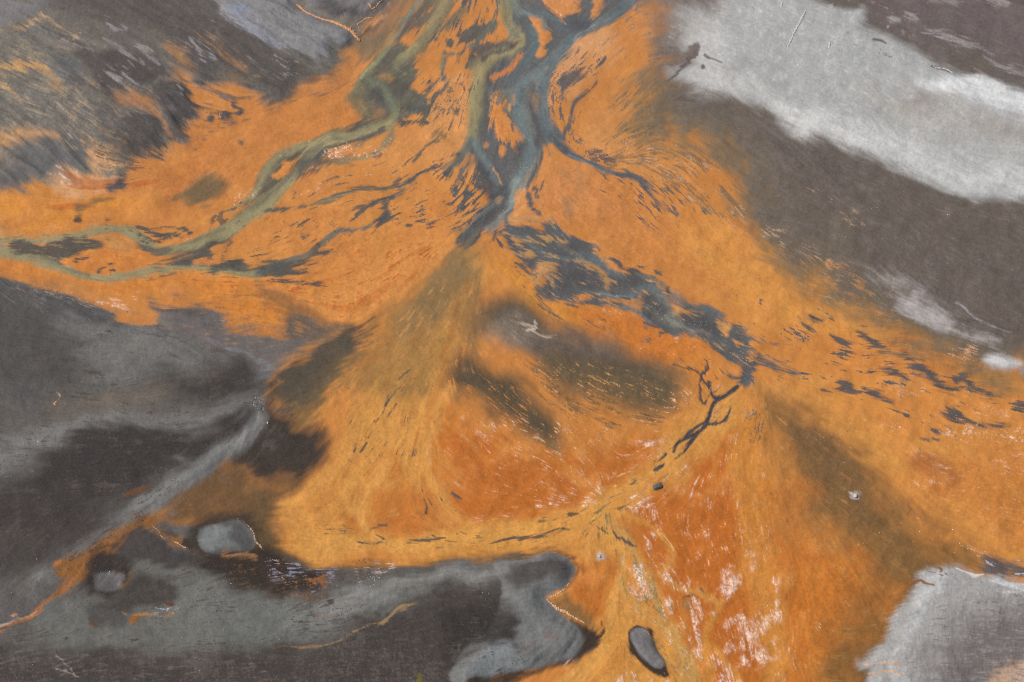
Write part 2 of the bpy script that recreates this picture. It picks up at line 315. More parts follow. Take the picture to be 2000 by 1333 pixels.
for z in ([(900,560),(940,640),(860,760),(850,900),(900,1020),(780,1040),(700,1060),(560,1060),(620,1000),(680,860),(680,760),(800,620)], [(540,1030),(700,1040),(1000,1040),(1180,980),(1330,850),(1400,800),(1420,860),(1240,1010),(1300,1140),(1370,1333),(1200,1333),(1180,1100),(1000,1080),(640,1090)], [(1440,760),(1520,820),(1600,960),(1780,1100),(1700,1260),(1520,1333),(1470,1150),(1450,950)]):
    K(z, (160,106,52), .45, 30, 'flow', .42, edge=1.0); K(z, (226,166,92), .7, 30, 'flow', .26, edge=1.2); K(z, (172,104,46), .6, 30, 'mid', .35, edge=1.2)
K([(1190,1020),(1240,1060),(1290,1180),(1370,1333),(1310,1333),(1240,1180),(1195,1090)], (132,104,62), .4, 8, 'flow', .6, edge=.9)

for z, c_, a_ in (([(1090,70),(1180,50),(1170,110),(1110,180),(1075,170)], (216,158,108), .8), ([(1000,372),(1030,366),(1050,420),(1010,432)], (214,156,108), .8), ([(860,180),(925,160),(925,270),(870,330),(830,260)], (214,150,92), .7), ([(1050,300),(1120,330),(1200,420),(1120,420),(1060,380)], (206,136,80), .7), ([(740,280),(860,230),(870,320),(760,330)], (210,142,78), .7), ([(1140,260),(1200,230),(1280,330),(1180,330)], (210,146,86), .7)):
    P(z, c_, 26, (4,9,4), 4, a_)
P([(1560,880),(1680,900),(1780,1010),(1900,1100),(1800,1120),(1660,1080),(1570,1010)], (130,96,58), 50, (5,12,6), 8, .6)

P([(1700,1030),(1850,1080),(1930,1110),(1800,1130),(1740,1230),(1690,1333),(1600,1345),(1650,1220),(1690,1110)], (118,90,56), 50, (5,12,6), 5, .6)

# ---- the brown plain on the right and its olive edge
P([(1275,-160),(1280,40),(1268,100),(1225,165),(1215,215),(1235,260),(1300,290),(1380,330),(1430,370),(1450,430),(1480,480),(1530,535),(1600,600),(1670,655),(1720,685),(1800,712),(1880,735),(1960,770),(2060,800),(2300,850),(2300,-160)], (140,112,74), 34, (6,14,10), 12, .9, thin=.8)
P([(1290,-160),(1300,60),(1290,140),(1262,200),(1285,250),(1360,290),(1440,350),(1462,420),(1500,470),(1600,545),(1690,620),(1760,665),(1850,700),(1950,730),(2050,770),(2300,820),(2300,-160)], (114,101,86), 34, (6,14,10), 12, 1, thin=1, obj=reg(61, 'plain', 'smooth brown silt plain between the orange mud and the pale bank', None, 'structure'))
P([(1310,-160),(1320,60),(1310,150),(1400,215),(1500,290),(1540,380),(1640,470),(1730,560),(1800,620),(1900,660),(2010,700),(2300,780),(2300,-160)], BRN, 45, (8,20,12), 10, 1)
P([(1680,-160),(1700,30),(1800,80),(1900,120),(2020,160),(2300,230),(2300,-160)], (108,94,92), 30, (5,10,8), 5)
K([(1400,-160),(2300,-160),(2300,760),(1900,650),(1500,400),(1340,170)], (120,110,102), .9, 40, 'flow', .35)
K([(1400,-160),(2300,-160),(2300,760),(1900,650),(1500,400),(1340,170)], (92,82,78), 1.0, 40, 'broad', .4, edge=1)
for z in ([(1240,250),(1310,280),(1400,330),(1440,380),(1430,430),(1340,400),(1240,350),(1180,320)], [(1230,160),(1300,170),(1330,200),(1300,240),(1220,240)]):
    K(z, (120,100,76), .1, 30, 'flow', .7, edge=.7)
K([(1220,270),(1300,280),(1420,360),(1440,440),(1330,420),(1250,350)], (204,156,114), 1.1, 22, 'fine', .7, edge=1.0)
for z in ([(1490,430),(1540,450),(1590,490),(1650,520),(1660,545),(1600,530),(1540,500),(1490,470)], [(1630,415),(1660,425),(1690,450),(1670,452),(1640,435)], [(1585,370),(1610,380),(1630,395),(1600,388)], [(1650,500),(1665,540),(1670,570),(1650,560)], [(1700,560),(1740,600),(1720,620),(1690,580)], [(1560,540),(1620,560),(1660,600),(1600,590)]):
    K(z, (196,158,122), .8, 12, 'fine', .7, edge=1.0)
K([(1560,500),(1700,560),(1780,680),(1700,660),(1600,590)], (180,124,70), .7, 25, 'flow', .7)
K([(1680,600),(1800,680),(1960,720),(1960,760),(1800,720)], (166,100,56), .6, 20, 'fine', .7)
K([(1855,690),(1900,685),(1915,710),(1890,720)], (216,160,122), .6, 10, 'fine', .8)

# ochre threads of the southern stream
for q_, c_, s_, a_ in (([(1330,865,7),(1290,905,9),(1240,945,12),(1196,975,15),(1168,1000,17),(1110,1020,15),(1030,1034,15),(930,1048,16),(800,1062,16),(690,1064,14),(600,1060,12)], (213,152,76), 9, .75),
                       ([(1176,992,13),(1172,1012,15),(1188,1034,13),(1206,1060,10),(1216,1086,8),(1214,1112,8),(1206,1146,8),(1196,1186,9),(1190,1222,9),(1178,1260,12),(1150,1300,16),(1100,1346,20)], (214,154,80), 5, .85),
                       ([(1192,1010,9),(1222,1052,9),(1248,1100,9),(1270,1148,9),(1290,1192,10),(1306,1232,12),(1330,1282,15),(1350,1346,18)], (192,146,84), 5, .8), ([(1210,1136,5),(1228,1164,6),(1250,1186,7),(1282,1216,8),(1312,1252,8)], (200,148,80), 4, .8),
                       ([(1236,1012,5),(1280,1034,6),(1304,1060,7),(1310,1086,7),(1300,1110,6),(1284,1124,4)], (208,146,72), 5, .8), ([(1410,1180,6),(1390,1220,8),(1378,1262,9),(1378,1300,9),(1384,1346,9)], (206,140,66), 5, .8), ([(1388,1262,5),(1412,1288,7),(1436,1318,8),(1446,1346,8)], (206,140,66), 5, .8), ([(1290,1128,4),(1330,1148,5),(1368,1156,6),(1400,1180,5)], (200,142,74), 4, .75),
                       ([(1460,780,8),(1450,860,12),(1440,940,12),(1452,1020,12),(1478,1110,14),(1506,1220,16),(1516,1346,16)], (204,136,66), 12, .7), ([(880,760,8),(846,830,10),(838,900,9),(858,960,8),(890,1010,8),(940,1040,8)], (213,152,78), 8, .75), ([(760,900,8),(720,960,9),(700,1000,8),(720,1040,8),(770,1062,8)], (214,154,80), 7, .75)):
    L(q_, c_, s_, (1.5,3,0), 2, a_)
for z in ([(1150,980),(1210,980),(1240,1060),(1300,1180),(1370,1346),(1310,1346),(1240,1190),(1200,1100)], [(600,1040),(900,1040),(1150,1000),(1180,1030),(900,1075),(620,1080)], [(1200,940),(1330,860),(1340,880),(1220,980)]):
    K(z, (112,88,56), 1.0, 8, 'flow', .7, edge=.8); K(z, (226,176,112), 1.0, 8, 'flow', .6, edge=.8)

# ---- pale silt bank, upper right
PB = reg(1, 'silt_bank', 'long pale grey silt bank sweeping across the brown plain', 'silt bank')
P([(1400,-60),(1402,20),(1360,24),(1312,26),(1326,45),(1345,60),(1330,78),(1345,100),(1350,118),(1322,128),(1300,135),(1312,152),(1345,158),(1400,180),(1450,198),(1500,212),(1530,228),(1575,250),(1600,264),(1660,290),(1720,318),(1780,345),(1850,374),(1900,388),(1960,392),(2010,390),(2120,386),(2300,380),(2300,240),(2100,205),(2000,178),(1960,166),(1920,156),(1872,150),(1850,138),(1800,110),(1760,86),(1720,66),(1686,52),(1690,38),(1686,17),(1660,22),(1600,8),(1560,-8),(1550,-60)], (174,173,169), 9, (1,2,1), 3, 1, z=1.2, zs=26, rip=.35, obj=PB, grain=.035)
P([(1310,40),(1400,20),(1420,120),(1480,190),(1440,190),(1340,150),(1330,100)], (196,192,186), 22, (4,9,6), 6, .7)
P([(1480,212),(1600,255),(1740,315),(1880,375),(2010,380),(2300,370),(2300,300),(2000,335),(1850,320),(1700,260),(1560,205)], (208,206,201), 20, (4,9,6), 5, .8)
P([(1660,175),(1760,185),(1850,215),(1960,240),(2100,270),(2100,310),(1980,290),(1850,280),(1740,240),(1680,210)], (180,174,166), 22, (5,10,6), 9, .8)
P([(1750,198),(1800,200),(1850,218),(1840,236),(1790,232),(1756,218)], (146,136,126), 16, (4,8,5), 9, .75, thin=1)
P([(1900,235),(1960,228),(2030,250),(2000,275),(1930,280),(1905,262)], (152,143,135), 15, (4,8,5), 9, .7, thin=1)
P([(1800,175),(1900,165),(2000,190),(2200,230),(2200,260),(2000,225),(1900,205)], (230,229,226), 12, (3,6,4), 5, .8)
K([(1480,130),(1620,130),(1800,180),(2000,230),(2000,300),(1800,270),(1600,220)], (196,194,190), .8, 20, 'fine', .5, edge=1.2)
K([(1500,120),(1800,200),(2050,260),(2050,320),(1800,300),(1600,230)], (158,152,146), .7, 25, 'flow', .5, edge=1.4)
K([(1330,60),(1500,0),(1690,40),(1760,100),(1700,150),(1500,150),(1350,140)], (188,186,185), 1.0, 25, 'blot', .45, edge=.8)
K([(1340,28),(1420,10),(1410,-40),(1380,-60),(1330,-40)], (160,152,146), .3, 14, 'flow', .7)
K([(1620,60),(1700,55),(1770,95),(1730,120),(1680,120),(1640,90)], (112,104,100), 1.5, 12, 'speck', .8)
P([(1270,-60),(1420,-60),(1405,25),(1335,60),(1345,110),(1300,150),(1265,80)], (116,106,100), 34, (3,7,4), 4, .6)
# broken dark margin and cracks of the bank
P([(1340,96),(1352,84),(1362,84),(1364,96),(1352,108),(1340,106)], (110,98,92), 3, (2,3,0), 3)
L([(1358,100,5),(1345,112,4),(1335,125,3),(1322,140,2.5),(1308,158,2)], (104,92,86), 1.5, (2,3,0), 2, z=-.7)
K([(1270,105),(1320,85),(1345,95),(1335,118),(1280,128)], (116,102,92), .3, 8, 'flow', .8)
P([(1366,130),(1373,130),(1375,138),(1368,139)], (108,98,92), 1.5, (1,1,0)); L([(1376,108,3),(1384,114,3),(1392,117,1.5),(1412,126,1)], (120,112,106), 1.5, (1,2,0), 1)
L([(1706,84,3),(1720,86,3),(1730,90,2)], (112,102,98), 1.5, (1,2,0), 1); L([(1820,130,2),(1836,133,2.5),(1856,142,2)], (112,104,100), 1.5, (1,2,0), 1)
K([(1690,110),(1712,105),(1760,120),(1750,126),(1690,124)], (120,112,108), .8, 6, 'speck', .9)
# pale wisps on the plain
WISP = reg(2, 'silt_wisp', 'thin pale wisp of silt above the long pale bank', 'silt streak')
P([(1802,60),(1830,66),(1870,80),(1905,95),(1938,106),(1930,112),(1890,96),(1872,94),(1840,82),(1812,68)], (158,150,146), 5, (2,4,2), 7, .85, obj=WISP)
WISP2 = reg(3, 'silt_wisp', 'short pale wisp of silt at the edge, below the longer wisp', 'silt streak')
P([(1914,114),(1940,124),(1985,138),(2040,150),(2030,158),(1970,146),(1930,130)], (152,144,140), 5, (2,4,2), 7, .8, obj=WISP2)
P([(1732,35),(1744,30),(1756,38),(1748,45),(1738,42)], (160,152,148), 3, (2,3,0), 4, .85); P([(1768,26),(1782,22),(1793,36),(1785,38)], (166,158,154), 3, (2,3,0), 4, .8)
P([(1800,-20),(1850,-8),(1885,4),(1850,6),(1810,2)], (146,136,132), 4, (2,3,0), 5, .7); P([(1905,-14),(1940,-8),(1965,8),(1945,12),(1920,2)], (164,152,146), 4, (2,3,0), 5, .8)
K([(1630,0),(1690,5),(1800,30),(1790,44),(1700,20)], (158,140,138), 1.2, 10, 'fine', .8)
LENS = reg(4, 'silt_patch', 'smoky grey silt patch between the orange mud and the brown plain', 'silt patch')
P([(1698,530),(1730,536),(1790,556),(1835,578),(1885,604),(1925,632),(1968,652),(1960,672),(1905,664),(1850,648),(1800,630),(1770,606),(1752,580),(1715,558)], (166,156,150), 14, (3,7,4), 8, .9, obj=LENS, thin=2.4)
P([(1745,590),(1790,585),(1850,605),(1880,635),(1845,640),(1790,622)], (182,174,168), 10, (3,6,4), 6, .8)
P([(1752,554),(1780,560),(1775,572),(1752,568)], (112,100,90), 7, (2,4,2), 5, .8)
PEB = reg(5, 'silt_mound', 'small bright white oval mound on the brown plain near the edge', 'silt mound')
P([(1924,702),(1940,694),(1962,700),(1985,710),(1992,718),(1975,724),(1950,720),(1930,713)], (206,204,201), 8, (1.5,3,0), 2, .95, z=.5, obj=PEB)
P([(1990,722),(2010,715),(2060,740),(2040,760),(2000,740)], (156,150,146), 6, (2,3,0), 4, .8)
L([(1868,588,1.2),(1885,602,1.5),(1900,618,1.5),(1925,632,1.5),(1945,638,1.5),(1975,648,1)], (158,152,148), 1.6, (1,2,0), 2, .7, z=.08)

# ---- pale bank, lower right
LB = reg(6, 'silt_bank', 'pale rippled grey bank with a bright rim beside orange mud', 'silt bank')
P([(1680,1460),(1688,1333),(1698,1308),(1676,1296),(1690,1288),(1720,1258),(1738,1225),(1752,1195),(1775,1170),(1790,1145),(1800,1120),(1830,1108),(1870,1107),(1895,1116),(1918,1125),(1945,1118),(1968,1126),(2000,1140),(2060,1150),(2300,1180),(2300,1460)], (164,161,157), 8, (1.5,3,1), 3, 1, z=1.2, zs=30, rip=.9, obj=LB, grain=.04)
P([(1790,1330),(1800,1240),(1850,1190),(1920,1160),(2000,1175),(2300,1200),(2300,1460),(1780,1460)], (148,142,138), 24, (4,9,6), 8, .85)
P([(1850,1300),(1880,1240),(1950,1200),(2040,1210),(2200,1240),(2200,1460),(1840,1460)], (112,104,101), 30, (5,10,6), 10, .85)
P([(1930,1333),(1960,1300),(2010,1295),(2050,1320),(2050,1400),(1930,1380)], (196,160,130), 9, (3,6,3), 8, .75, thin=.9)
L([(1745,1320,5),(1752,1260,5),(1765,1235,6),(1790,1205,8),(1800,1175,8),(1830,1150,9),(1850,1125,9)], (194,193,190), 9, (3,6,4), 3, .7, z=.3)
L([(1930,1122,5),(1960,1140,7),(2000,1152,8),(2100,1165,8)], (204,203,200), 7, (3,5,4), 5, .85)
L([(1870,1110,1.5),(1890,1120,2),(1905,1125,2.2),(1920,1122,1.5)], (224,214,200), 1.5, (1,2,0), z=.4)
K([(1790,1230),(1900,1170),(2050,1200),(2050,1400),(1780,1400)], (164,158,154), .3, 30, 'flow', .5, edge=1.2)
K([(1790,1230),(1900,1170),(2050,1200),(2050,1400),(1780,1400)], (98,90,88), .8, 30, 'flow', .55, edge=1.2)
L([(1755,1296,1),(1745,1303,1.5)], (214,150,96), 1.5, (1,1,0)); L([(1695,1316,1.2),(1740,1313,1.6),(1762,1316,1)], (212,160,118), 1.5, (1,2,0)); L([(1690,1296,1),(1745,1296,1.4)], (210,170,136), 1.5, (1,2,0))
for q in ([(1780,1142,3),(1795,1138,2.5),(1805,1144,2),(1820,1148,1.5)], [(1832,1108,2),(1838,1114,2.5),(1836,1120,1.5)], [(1834,1128,1.5),(1838,1130,1.8)], [(1846,1122,1.8),(1848,1126,1.5)], [(1815,1120,1.2),(1826,1122,1.4)]):
    L(q, (128,86,62), 1.2, (1,1.5,0))
WEDGE = reg(7, 'silt_bar', 'dark brown bar with white streaks above the rippled pale bank', 'silt bar')
P([(1918,1100),(1930,1086),(1970,1092),(2050,1104),(2200,1120),(2200,1160),(2050,1140),(2000,1128),(1960,1116),(1925,1124)], (104,92,88), 6, (2,4,2), 7, 1, obj=WEDGE)
K([(1925,1092),(2000,1095),(2060,1120),(1960,1116)], (184,182,184), .7, 6, 'flow', .9)

# ---- north-western hill of grey silt
NW = (116,108,98); HILL = reg(60, 'hill', 'grey brown hillside of eroded silt ridges stained with orange', None, 'structure')
P([(-300,380),(0,372),(60,365),(120,352),(170,338),(200,345),(230,362),(262,325),(300,305),(340,285),(368,262),(362,236),(378,215),(374,196),(360,175),(325,140),(352,140),(400,160),(440,175),(480,184),(515,204),(560,192),(605,168),(650,140),(692,100),(712,70),(770,10),(800,-160),(-300,-160)], NW, 11, (4,8,5), 8, 1, z=2.0, zs=45, rip=.9, ridge=.34, obj=HILL, grain=.09)
K([(-300,-160),(450,-160),(450,160),(330,280),(0,330),(-300,330)], (84,77,72), .3, 30, 'flow', .5, edge=1.4)
K([(-300,60),(120,60),(220,180),(200,330),(-300,350)], (146,130,106), .1, 40, 'flow', .65, edge=.8)
K([(-300,60),(120,60),(220,180),(200,330),(-300,350)], (104,104,100), .6, 30, 'broad', .7, edge=.8)
P([(0,-160),(110,-160),(112,15),(98,28),(60,42),(0,50),(-300,40),(-300,-160)], (122,118,118), 12, (3,7,4), 8, .9)
P([(110,-160),(320,-160),(420,-60),(480,40),(560,110),(640,150),(600,172),(540,190),(470,170),(400,130),(330,90),(240,62),(160,45),(112,20)], (84,76,70), 22, (5,10,6), 12, .9)
P([(185,102),(235,92),(290,108),(312,138),(290,158),(262,172),(236,190),(220,215),(202,180),(180,148),(145,106)], (80,72,68), 9, (3,6,3), 8)
P([(195,60),(245,62),(300,90),(310,120),(290,128),(250,100),(200,76)], (98,90,84), 9, (3,6,3), 8, .8)
M1 = reg(8, 'silt_mound', 'dark ribbed mound tipped with a bluff against smooth orange mud', 'silt mound')
P([(296,158),(330,150),(362,164),(374,190),(378,215),(362,234),(368,258),(352,268),(335,246),(322,222),(312,196)], (82,75,72), 6, (2.5,5,2), 7, 1, z=1.6, rip=1, obj=M1)
M2 = reg(9, 'silt_mound', 'broad dark ribbed mound below the bluff, speckled with orange', 'silt mound')
P([(238,238),(270,220),(298,230),(310,268),(318,294),(292,310),(256,312),(232,292),(225,262)], (84,77,72), 7, (2.5,5,2), 8, 1, z=1.6, rip=1, obj=M2)
P([(350,80),(372,70),(400,90),(430,130),(425,160),(396,160),(376,132)], (84,78,76), 8, (3,6,2), 9, .85)
P([(30,70),(60,55),(85,54),(105,72),(110,88),(88,80),(60,78)], (98,100,100), 8, (3,6,2), 7, .9); P([(85,135),(130,118),(170,150),(160,165),(120,158)], (102,102,102), 10, (3,6,2), 7, .9)
BLOB = (98,96,94)
P([(22,298),(40,282),(90,280),(135,250),(158,272),(166,312),(150,340),(100,348),(60,345),(32,330)], BLOB, 12, (3,7,3), 8, .95)
P([(-60,335),(20,333),(60,340),(58,362),(20,372),(-60,376)], (104,100,98), 9, (3,6,3), 6, .9)
P([(-40,180),(5,190),(12,220),(0,250),(-60,250)], (98,92,90), 9, (3,6,3), 6, .9)
L([(0,142,7),(35,140,10),(60,134,8),(105,148,3)], (196,148,92), 6, (3,6,3), 8, .85)
L([(30,66,3),(55,62,6),(85,44,5),(98,46,3)], (186,146,100), 5, (3,5,2), 7, .8)
L([(105,52,2),(120,66,2),(150,85,3)], (188,148,104), 4, (3,5,2), 7, .8)
P([(60,130),(100,138),(125,165),(118,180),(95,165)], (186,142,90), 8, (3,6,3), 8, .6)
K([(0,170),(60,170),(130,200),(180,260),(140,280),(60,240),(0,230)], (188,148,102), .6, 20, 'flow', .7, edge=1.2)
P([(-300,270),(0,262),(60,252),(110,262),(100,276),(40,282),(10,300),(-300,330)], (204,152,98), 13, (3,7,3), 8, .85)
P([(168,300),(196,284),(225,300),(240,322),(232,352),(205,345),(182,336)], (212,160,110), 12, (3,6,3), 6, .85)
K([(120,180),(200,180),(240,240),(240,300),(180,300),(120,220)], (190,144,94), .1, 20, 'fine', .7, edge=1.4)
K([(60,180),(150,160),(200,220),(160,270),(60,240)], (128,126,122), .3, 20, 'fine', .5)
P([(95,345),(150,335),(200,355),(190,372),(140,378),(100,368)], (214,164,118), 10, (3,6,3), 7, .7)
K([(100,345),(300,360),(330,420),(200,430),(100,390)], (178,92,34), .7, 20, 'broad', .6)
P([(238,180),(300,172),(310,200),(322,235),(348,270),(320,282),(312,250),(295,225),(262,215),(228,210)], (172,114,62), 10, (3,6,3), 7, .8, thin=1)
P([(312,85),(352,92),(375,112),(392,135),(372,142),(340,128)], (158,112,66), 11, (3,6,3), 8, .75, thin=.8)
L([(352,20,1.5),(372,40,2),(385,60,2),(405,76,3),(430,96,3)], (178,122,66), 4, (3,6,3), 8, .75, thin=.9)
P([(428,95),(450,120),(478,150),(470,165),(440,150),(432,125)], (160,112,66), 11, (3,6,3), 8, .7, thin=.9)
K([(330,20),(420,60),(500,150),(480,190),(380,160),(300,120)], (156,112,70), .5, 25, 'flow', .55, edge=1.2)
K([(200,260),(240,250),(300,300),(340,280),(330,300),(250,350),(200,320)], (92,76,62), .2, 10, 'fine', .7)
K([(110,20),(500,60),(580,150),(330,300),(200,240)], (132,124,118), .8, 30, 'broad', .6, edge=1.0)
K([(110,20),(500,60),(580,150),(330,300),(200,240)], (62,57,55), .4, 30, 'broad', .55, edge=1.2)
K([(110,20),(500,60),(580,150),(330,300),(200,240)], (142,134,128), 1.0, 30, 'mid', .55, edge=.9)
K([(110,20),(500,60),(580,150),(330,300),(200,240)], (66,60,57), .6, 30, 'mid', .55, edge=1.2)
K([(-100,0),(180,60),(260,220),(230,340),(-100,340)], (150,138,116), .6, 30, 'mid', .5, edge=1.1)
K([(-100,0),(180,60),(260,220),(230,340),(-100,340)], (84,80,76), .8, 30, 'mid', .5, edge=1.1)
K([(180,40),(500,60),(560,150),(330,290),(230,220)], (124,118,114), .9, 25, 'flow', .5, edge=1)
for q in ([(205,42,2),(225,58,4),(246,64,2)], [(268,92,2),(292,112,4),(305,130,2)], [(205,75,1),(240,102,2),(275,132,1)], [(372,80,2),(395,108,3),(408,130,2)], [(388,82,1),(410,100,2.5),(422,124,2)], [(215,148,1),(232,162,2)], [(240,150,1),(264,170,2)], [(345,170,1),(356,188,1.5)]):
    L(q, (138,132,130), 2, (1.5,2.5,0), 4, .85, z=.4)
L([(125,82,1.5),(150,92,2),(185,102,2)], (150,130,120), 2, (1.5,2,0), 3, .8, z=.4); L([(160,62,1),(150,80,2)], (178,150,116), 2, (1.5,2,0), 3, .8)
LOBE = reg(10, 'silt_bank', 'ribbed bluish grey bank with ragged tips beneath a cream crust', 'silt bank')
P([(395,-160),(590,-160),(580,5),(595,26),(622,40),(648,52),(672,64),(692,80),(676,96),(648,97),(652,123),(640,118),(627,106),(622,128),(612,118),(598,104),(588,114),(566,102),(540,88),(500,78),(455,45),(420,15)], (132,129,128), 3, (2,4,2), 4, 1, z=1.8, zs=22, rip=1, ridge=.12, obj=LOBE, grain=.07)
P([(440,20),(480,30),(520,60),(560,95),(540,95),(490,75),(455,45)], (142,142,150), 8, (3,6,2), 7, .8)
P([(455,25),(480,18),(486,32),(470,42)], (142,148,168), 5, (2,3,0), 3, .7)
K([(400,-100),(590,-20),(680,80),(640,110),(520,80)], (104,100,98), .5, 15, 'flow', .6)
L([(565,98,1),(590,112,5),(615,125,3),(622,129,1)], (74,70,68), 4, (2,3,0), 3, .8, z=-.4); L([(625,110,1),(640,118,3),(650,124,1)], (78,74,72), 3, (2,3,0), 3, .7)  # shade along the lobe's lower-right fringe, painted as dark strokes
K([(540,90),(560,100),(590,140),(580,160),(545,130)], (140,136,136), .3, 8, 'flow', .8)
P([(590,-160),(790,-160),(752,5),(735,20),(716,34),(700,38),(655,32),(622,18),(600,6)], (120,114,112), 7, (2,4,2), 6, 1, z=1.6, rip=1, grain=.07)
P([(622,12),(655,12),(690,22),(712,32),(700,38),(660,33),(635,24)], (82,78,77), 5, (2,4,2), 5, .95)
P([(640,46),(690,44),(716,42),(712,70),(700,76),(690,72),(668,58)], (126,112,98), 6, (2,4,2), 4, .9)
P([(705,40),(735,36),(770,0),(790,-60),(830,-60),(800,20),(760,70),(730,80),(708,74)], (140,108,80), 10, (3,6,4), 7, .8, thin=2)
L([(705,66,3),(714,52,3),(735,40,4),(752,30,2)], (222,150,90), 2.5, (2,3,0), 3, .9, thin=.9)
P([(560,190),(610,168),(655,138),(695,100),(702,120),(680,150),(640,172),(590,190),(540,206),(515,206)], (96,86,74), 12, (3,8,5), 7, .9)
P([(620,160),(660,140),(700,105),(724,84),(735,96),(710,128),(690,160),(660,175),(600,192),(560,205)], (198,128,66), 9, (3,7,5), 6, .9)
L([(520,222,2),(560,206,2.5),(610,192,2.5),(655,180,3),(684,162,3),(694,154,1)], (98,90,78), 3, (2,4,0), 5, .85, thin=1.2)
KN = [(reg(11, 'silt_knoll', 'small dark knoll left of its crumbled twin on orange mud', 'knoll', None, 'dark knolls on the orange mud'), [(401,222),(410,220),(415,230),(412,240),(403,239),(399,230)]),
      (reg(12, 'silt_knoll', 'dark crumbled knoll veined with orange, middle of three', 'knoll', None, 'dark knolls on the orange mud'), [(425,222),(438,212),(448,222),(450,232),(440,239),(428,236)]),
      (reg(13, 'silt_knoll', 'faint dark knoll right of the crumbled orange-veined one', 'knoll', None, 'dark knolls on the orange mud'), [(452,200),(464,202),(468,214),(466,221),(458,216)])]
for i, q in KN: P(q, (84,80,80), 2.5, (2,2,0), 3, .95, z=.7, obj=i)
K([(425,214),(450,214),(450,238),(427,238)], (200,122,56), .9, 4, 'speck', .8)
for u, v, r in ((398,272,5),(380,294,5),(345,268,7),(335,276,7),(472,284,6),(318,262,4),(338,250,5),(200,294,4),(355,262,5)):
    P([(u-r,v),(u,v-r*.7),(u+r,v-r*.2),(u+r*.4,v+r*.7)], (90,84,80), 3, (2,2,0), 4, .85)
P([(345,388),(372,364),(412,352),(436,352),(440,366),(424,388),(402,404),(372,402),(350,398)], (112,94,66), 10, (3,6,3), 5, .95)
P([(330,390),(345,378),(352,390),(340,398)], (120,98,66), 6, (2,4,2), 4, .7)
P([(150,402),(182,394),(222,386),(216,398),(176,408),(155,414)], (118,92,58), 8, (3,6,3), 6, .85); P([(146,422),(158,420),(160,430),(148,430)], (84,70,58), 3, (2,2,0), 2)
P([(208,356),(225,352),(250,340),(242,360),(228,366),(215,364)], (88,82,80), 3.5, (2,4,0), 6, .95)
K([(170,180),(240,180),(260,340),(190,340),(150,260)], (96,88,84), 1.2, 15, 'speck', .7)

# ---- western grey bank and the lower grey country
GB = reg(14, 'silt_bank', 'wide charcoal grey bank with a sharp edge against orange mud', 'silt bank')
P([(-300,500),(-60,533),(0,543),(40,548),(80,566),(120,578),(165,590),(200,604),(235,628),(262,636),(300,637),(330,650),(380,665),(412,690),(418,712),(405,724),(330,738),(250,760),(100,800),(-300,880)], (102,99,95), 3.5, (1.5,3,1), 2, 1, z=2.2, zs=55, rip=.8, obj=GB, grain=.05)
P([(-300,880),(100,790),(250,755),(330,735),(405,722),(420,708),(412,688),(380,664),(330,648),(300,637),(330,600),(400,602),(430,640),(480,705),(520,742),(505,780),(520,790),(505,850),(460,895),(400,935),(300,1000),(420,1030),(520,1070),(600,1100),(720,1110),(850,1100),(950,1094),(1060,1082),(1100,1086),(1124,1102),(1124,1118),(1106,1150),(1085,1165),(1068,1171),(1092,1196),(1150,1225),(1170,1240),(1150,1268),(1115,1292),(1060,1308),(990,1320),(950,1333),(900,1460),(-300,1460)], (96,91,86), 6, (2,4,2), 3, 1, z=1.2, zs=50, rip=.6, obj=reg(62, 'lowland', 'dark grey silt lowland with pale ridges and small ponds', None, 'structure'), grain=.06)
P([(300,640),(400,660),(440,700),(420,740),(330,745),(280,700)], (96,92,88), 12, (2,4,2), 2, 1)
# tones inside
P([(-300,560),(0,560),(120,600),(200,640),(180,740),(80,780),(-300,820)], (74,71,68), 40, (5,12,8), 8, .85)
P([(120,640),(260,650),(380,670),(412,700),(330,735),(200,740)], (120,117,112), 28, (4,10,6), 6, .8)
P([(0,545),(60,562),(140,590),(220,632),(200,640),(120,606),(40,580),(-60,560)], (80,78,77), 6, (2,4,2), 8, .8)
K([(-60,540),(120,585),(250,640),(180,650),(60,600),(-60,590)], (120,117,114), .7, 10, 'flow', .4)
P([(280,590),(320,592),(370,602),(420,608),(470,640),(540,655),(600,655),(560,700),(518,742),(470,712),(420,690),(380,662),(330,648),(300,634),(290,612)], (108,100,96), 8, (3,6,3), 6, .95, rip=.5)
P([(278,590),(310,588),(360,604),(400,612),(390,628),(340,618),(300,608)], (88,78,70), 7, (3,5,3), 7, .9, thin=1.5)
K([(300,600),(420,610),(500,640),(600,650),(540,700),(440,670)], (150,118,88), 1.1, 15, 'flow', .6)
L([(420,672,3),(460,690,3),(520,715,3),(540,722,2)], (126,126,127), 4, (2,4,2), 5, .7); L([(440,710,5.0),(480,725,6.2),(525,735,3.8)], (118,118,119), 5, (2,4,2), 5, .6)
P([(330,742),(400,730),(470,715),(510,748),(500,775),(440,778),(360,775),(300,770)], (64,57,54), 22, (4,9,6), 6, .9)
P([(120,770),(220,765),(330,760),(300,800),(180,810),(110,800)], (112,100,88), 22, (4,8,6), 6, .7)
L([(-60,930,12.5),(40,890,22.5),(140,850,20.0),(220,826,15.0),(320,830,12.5),(400,822,13.8),(450,806,11.2),(502,784,6.2)], (122,120,116), 14, (3,7,4), 4, .85, z=.7)
P([(120,880),(180,845),(260,838),(360,842),(440,830),(505,800),(515,815),(490,850),(440,885),(380,910),(300,960),(200,1010),(120,1040),(-40,1040),(0,960),(60,950)], (60,54,52), 18, (4,9,6), 6, .95)
P([(300,920),(400,900),(330,960),(250,1010),(180,1000)], (82,76,72), 18, (4,9,6), 8, .7)
K([(250,870),(480,850),(480,880),(300,960),(150,1000)], (108,92,78), 1.3, 20, 'speck', .6)
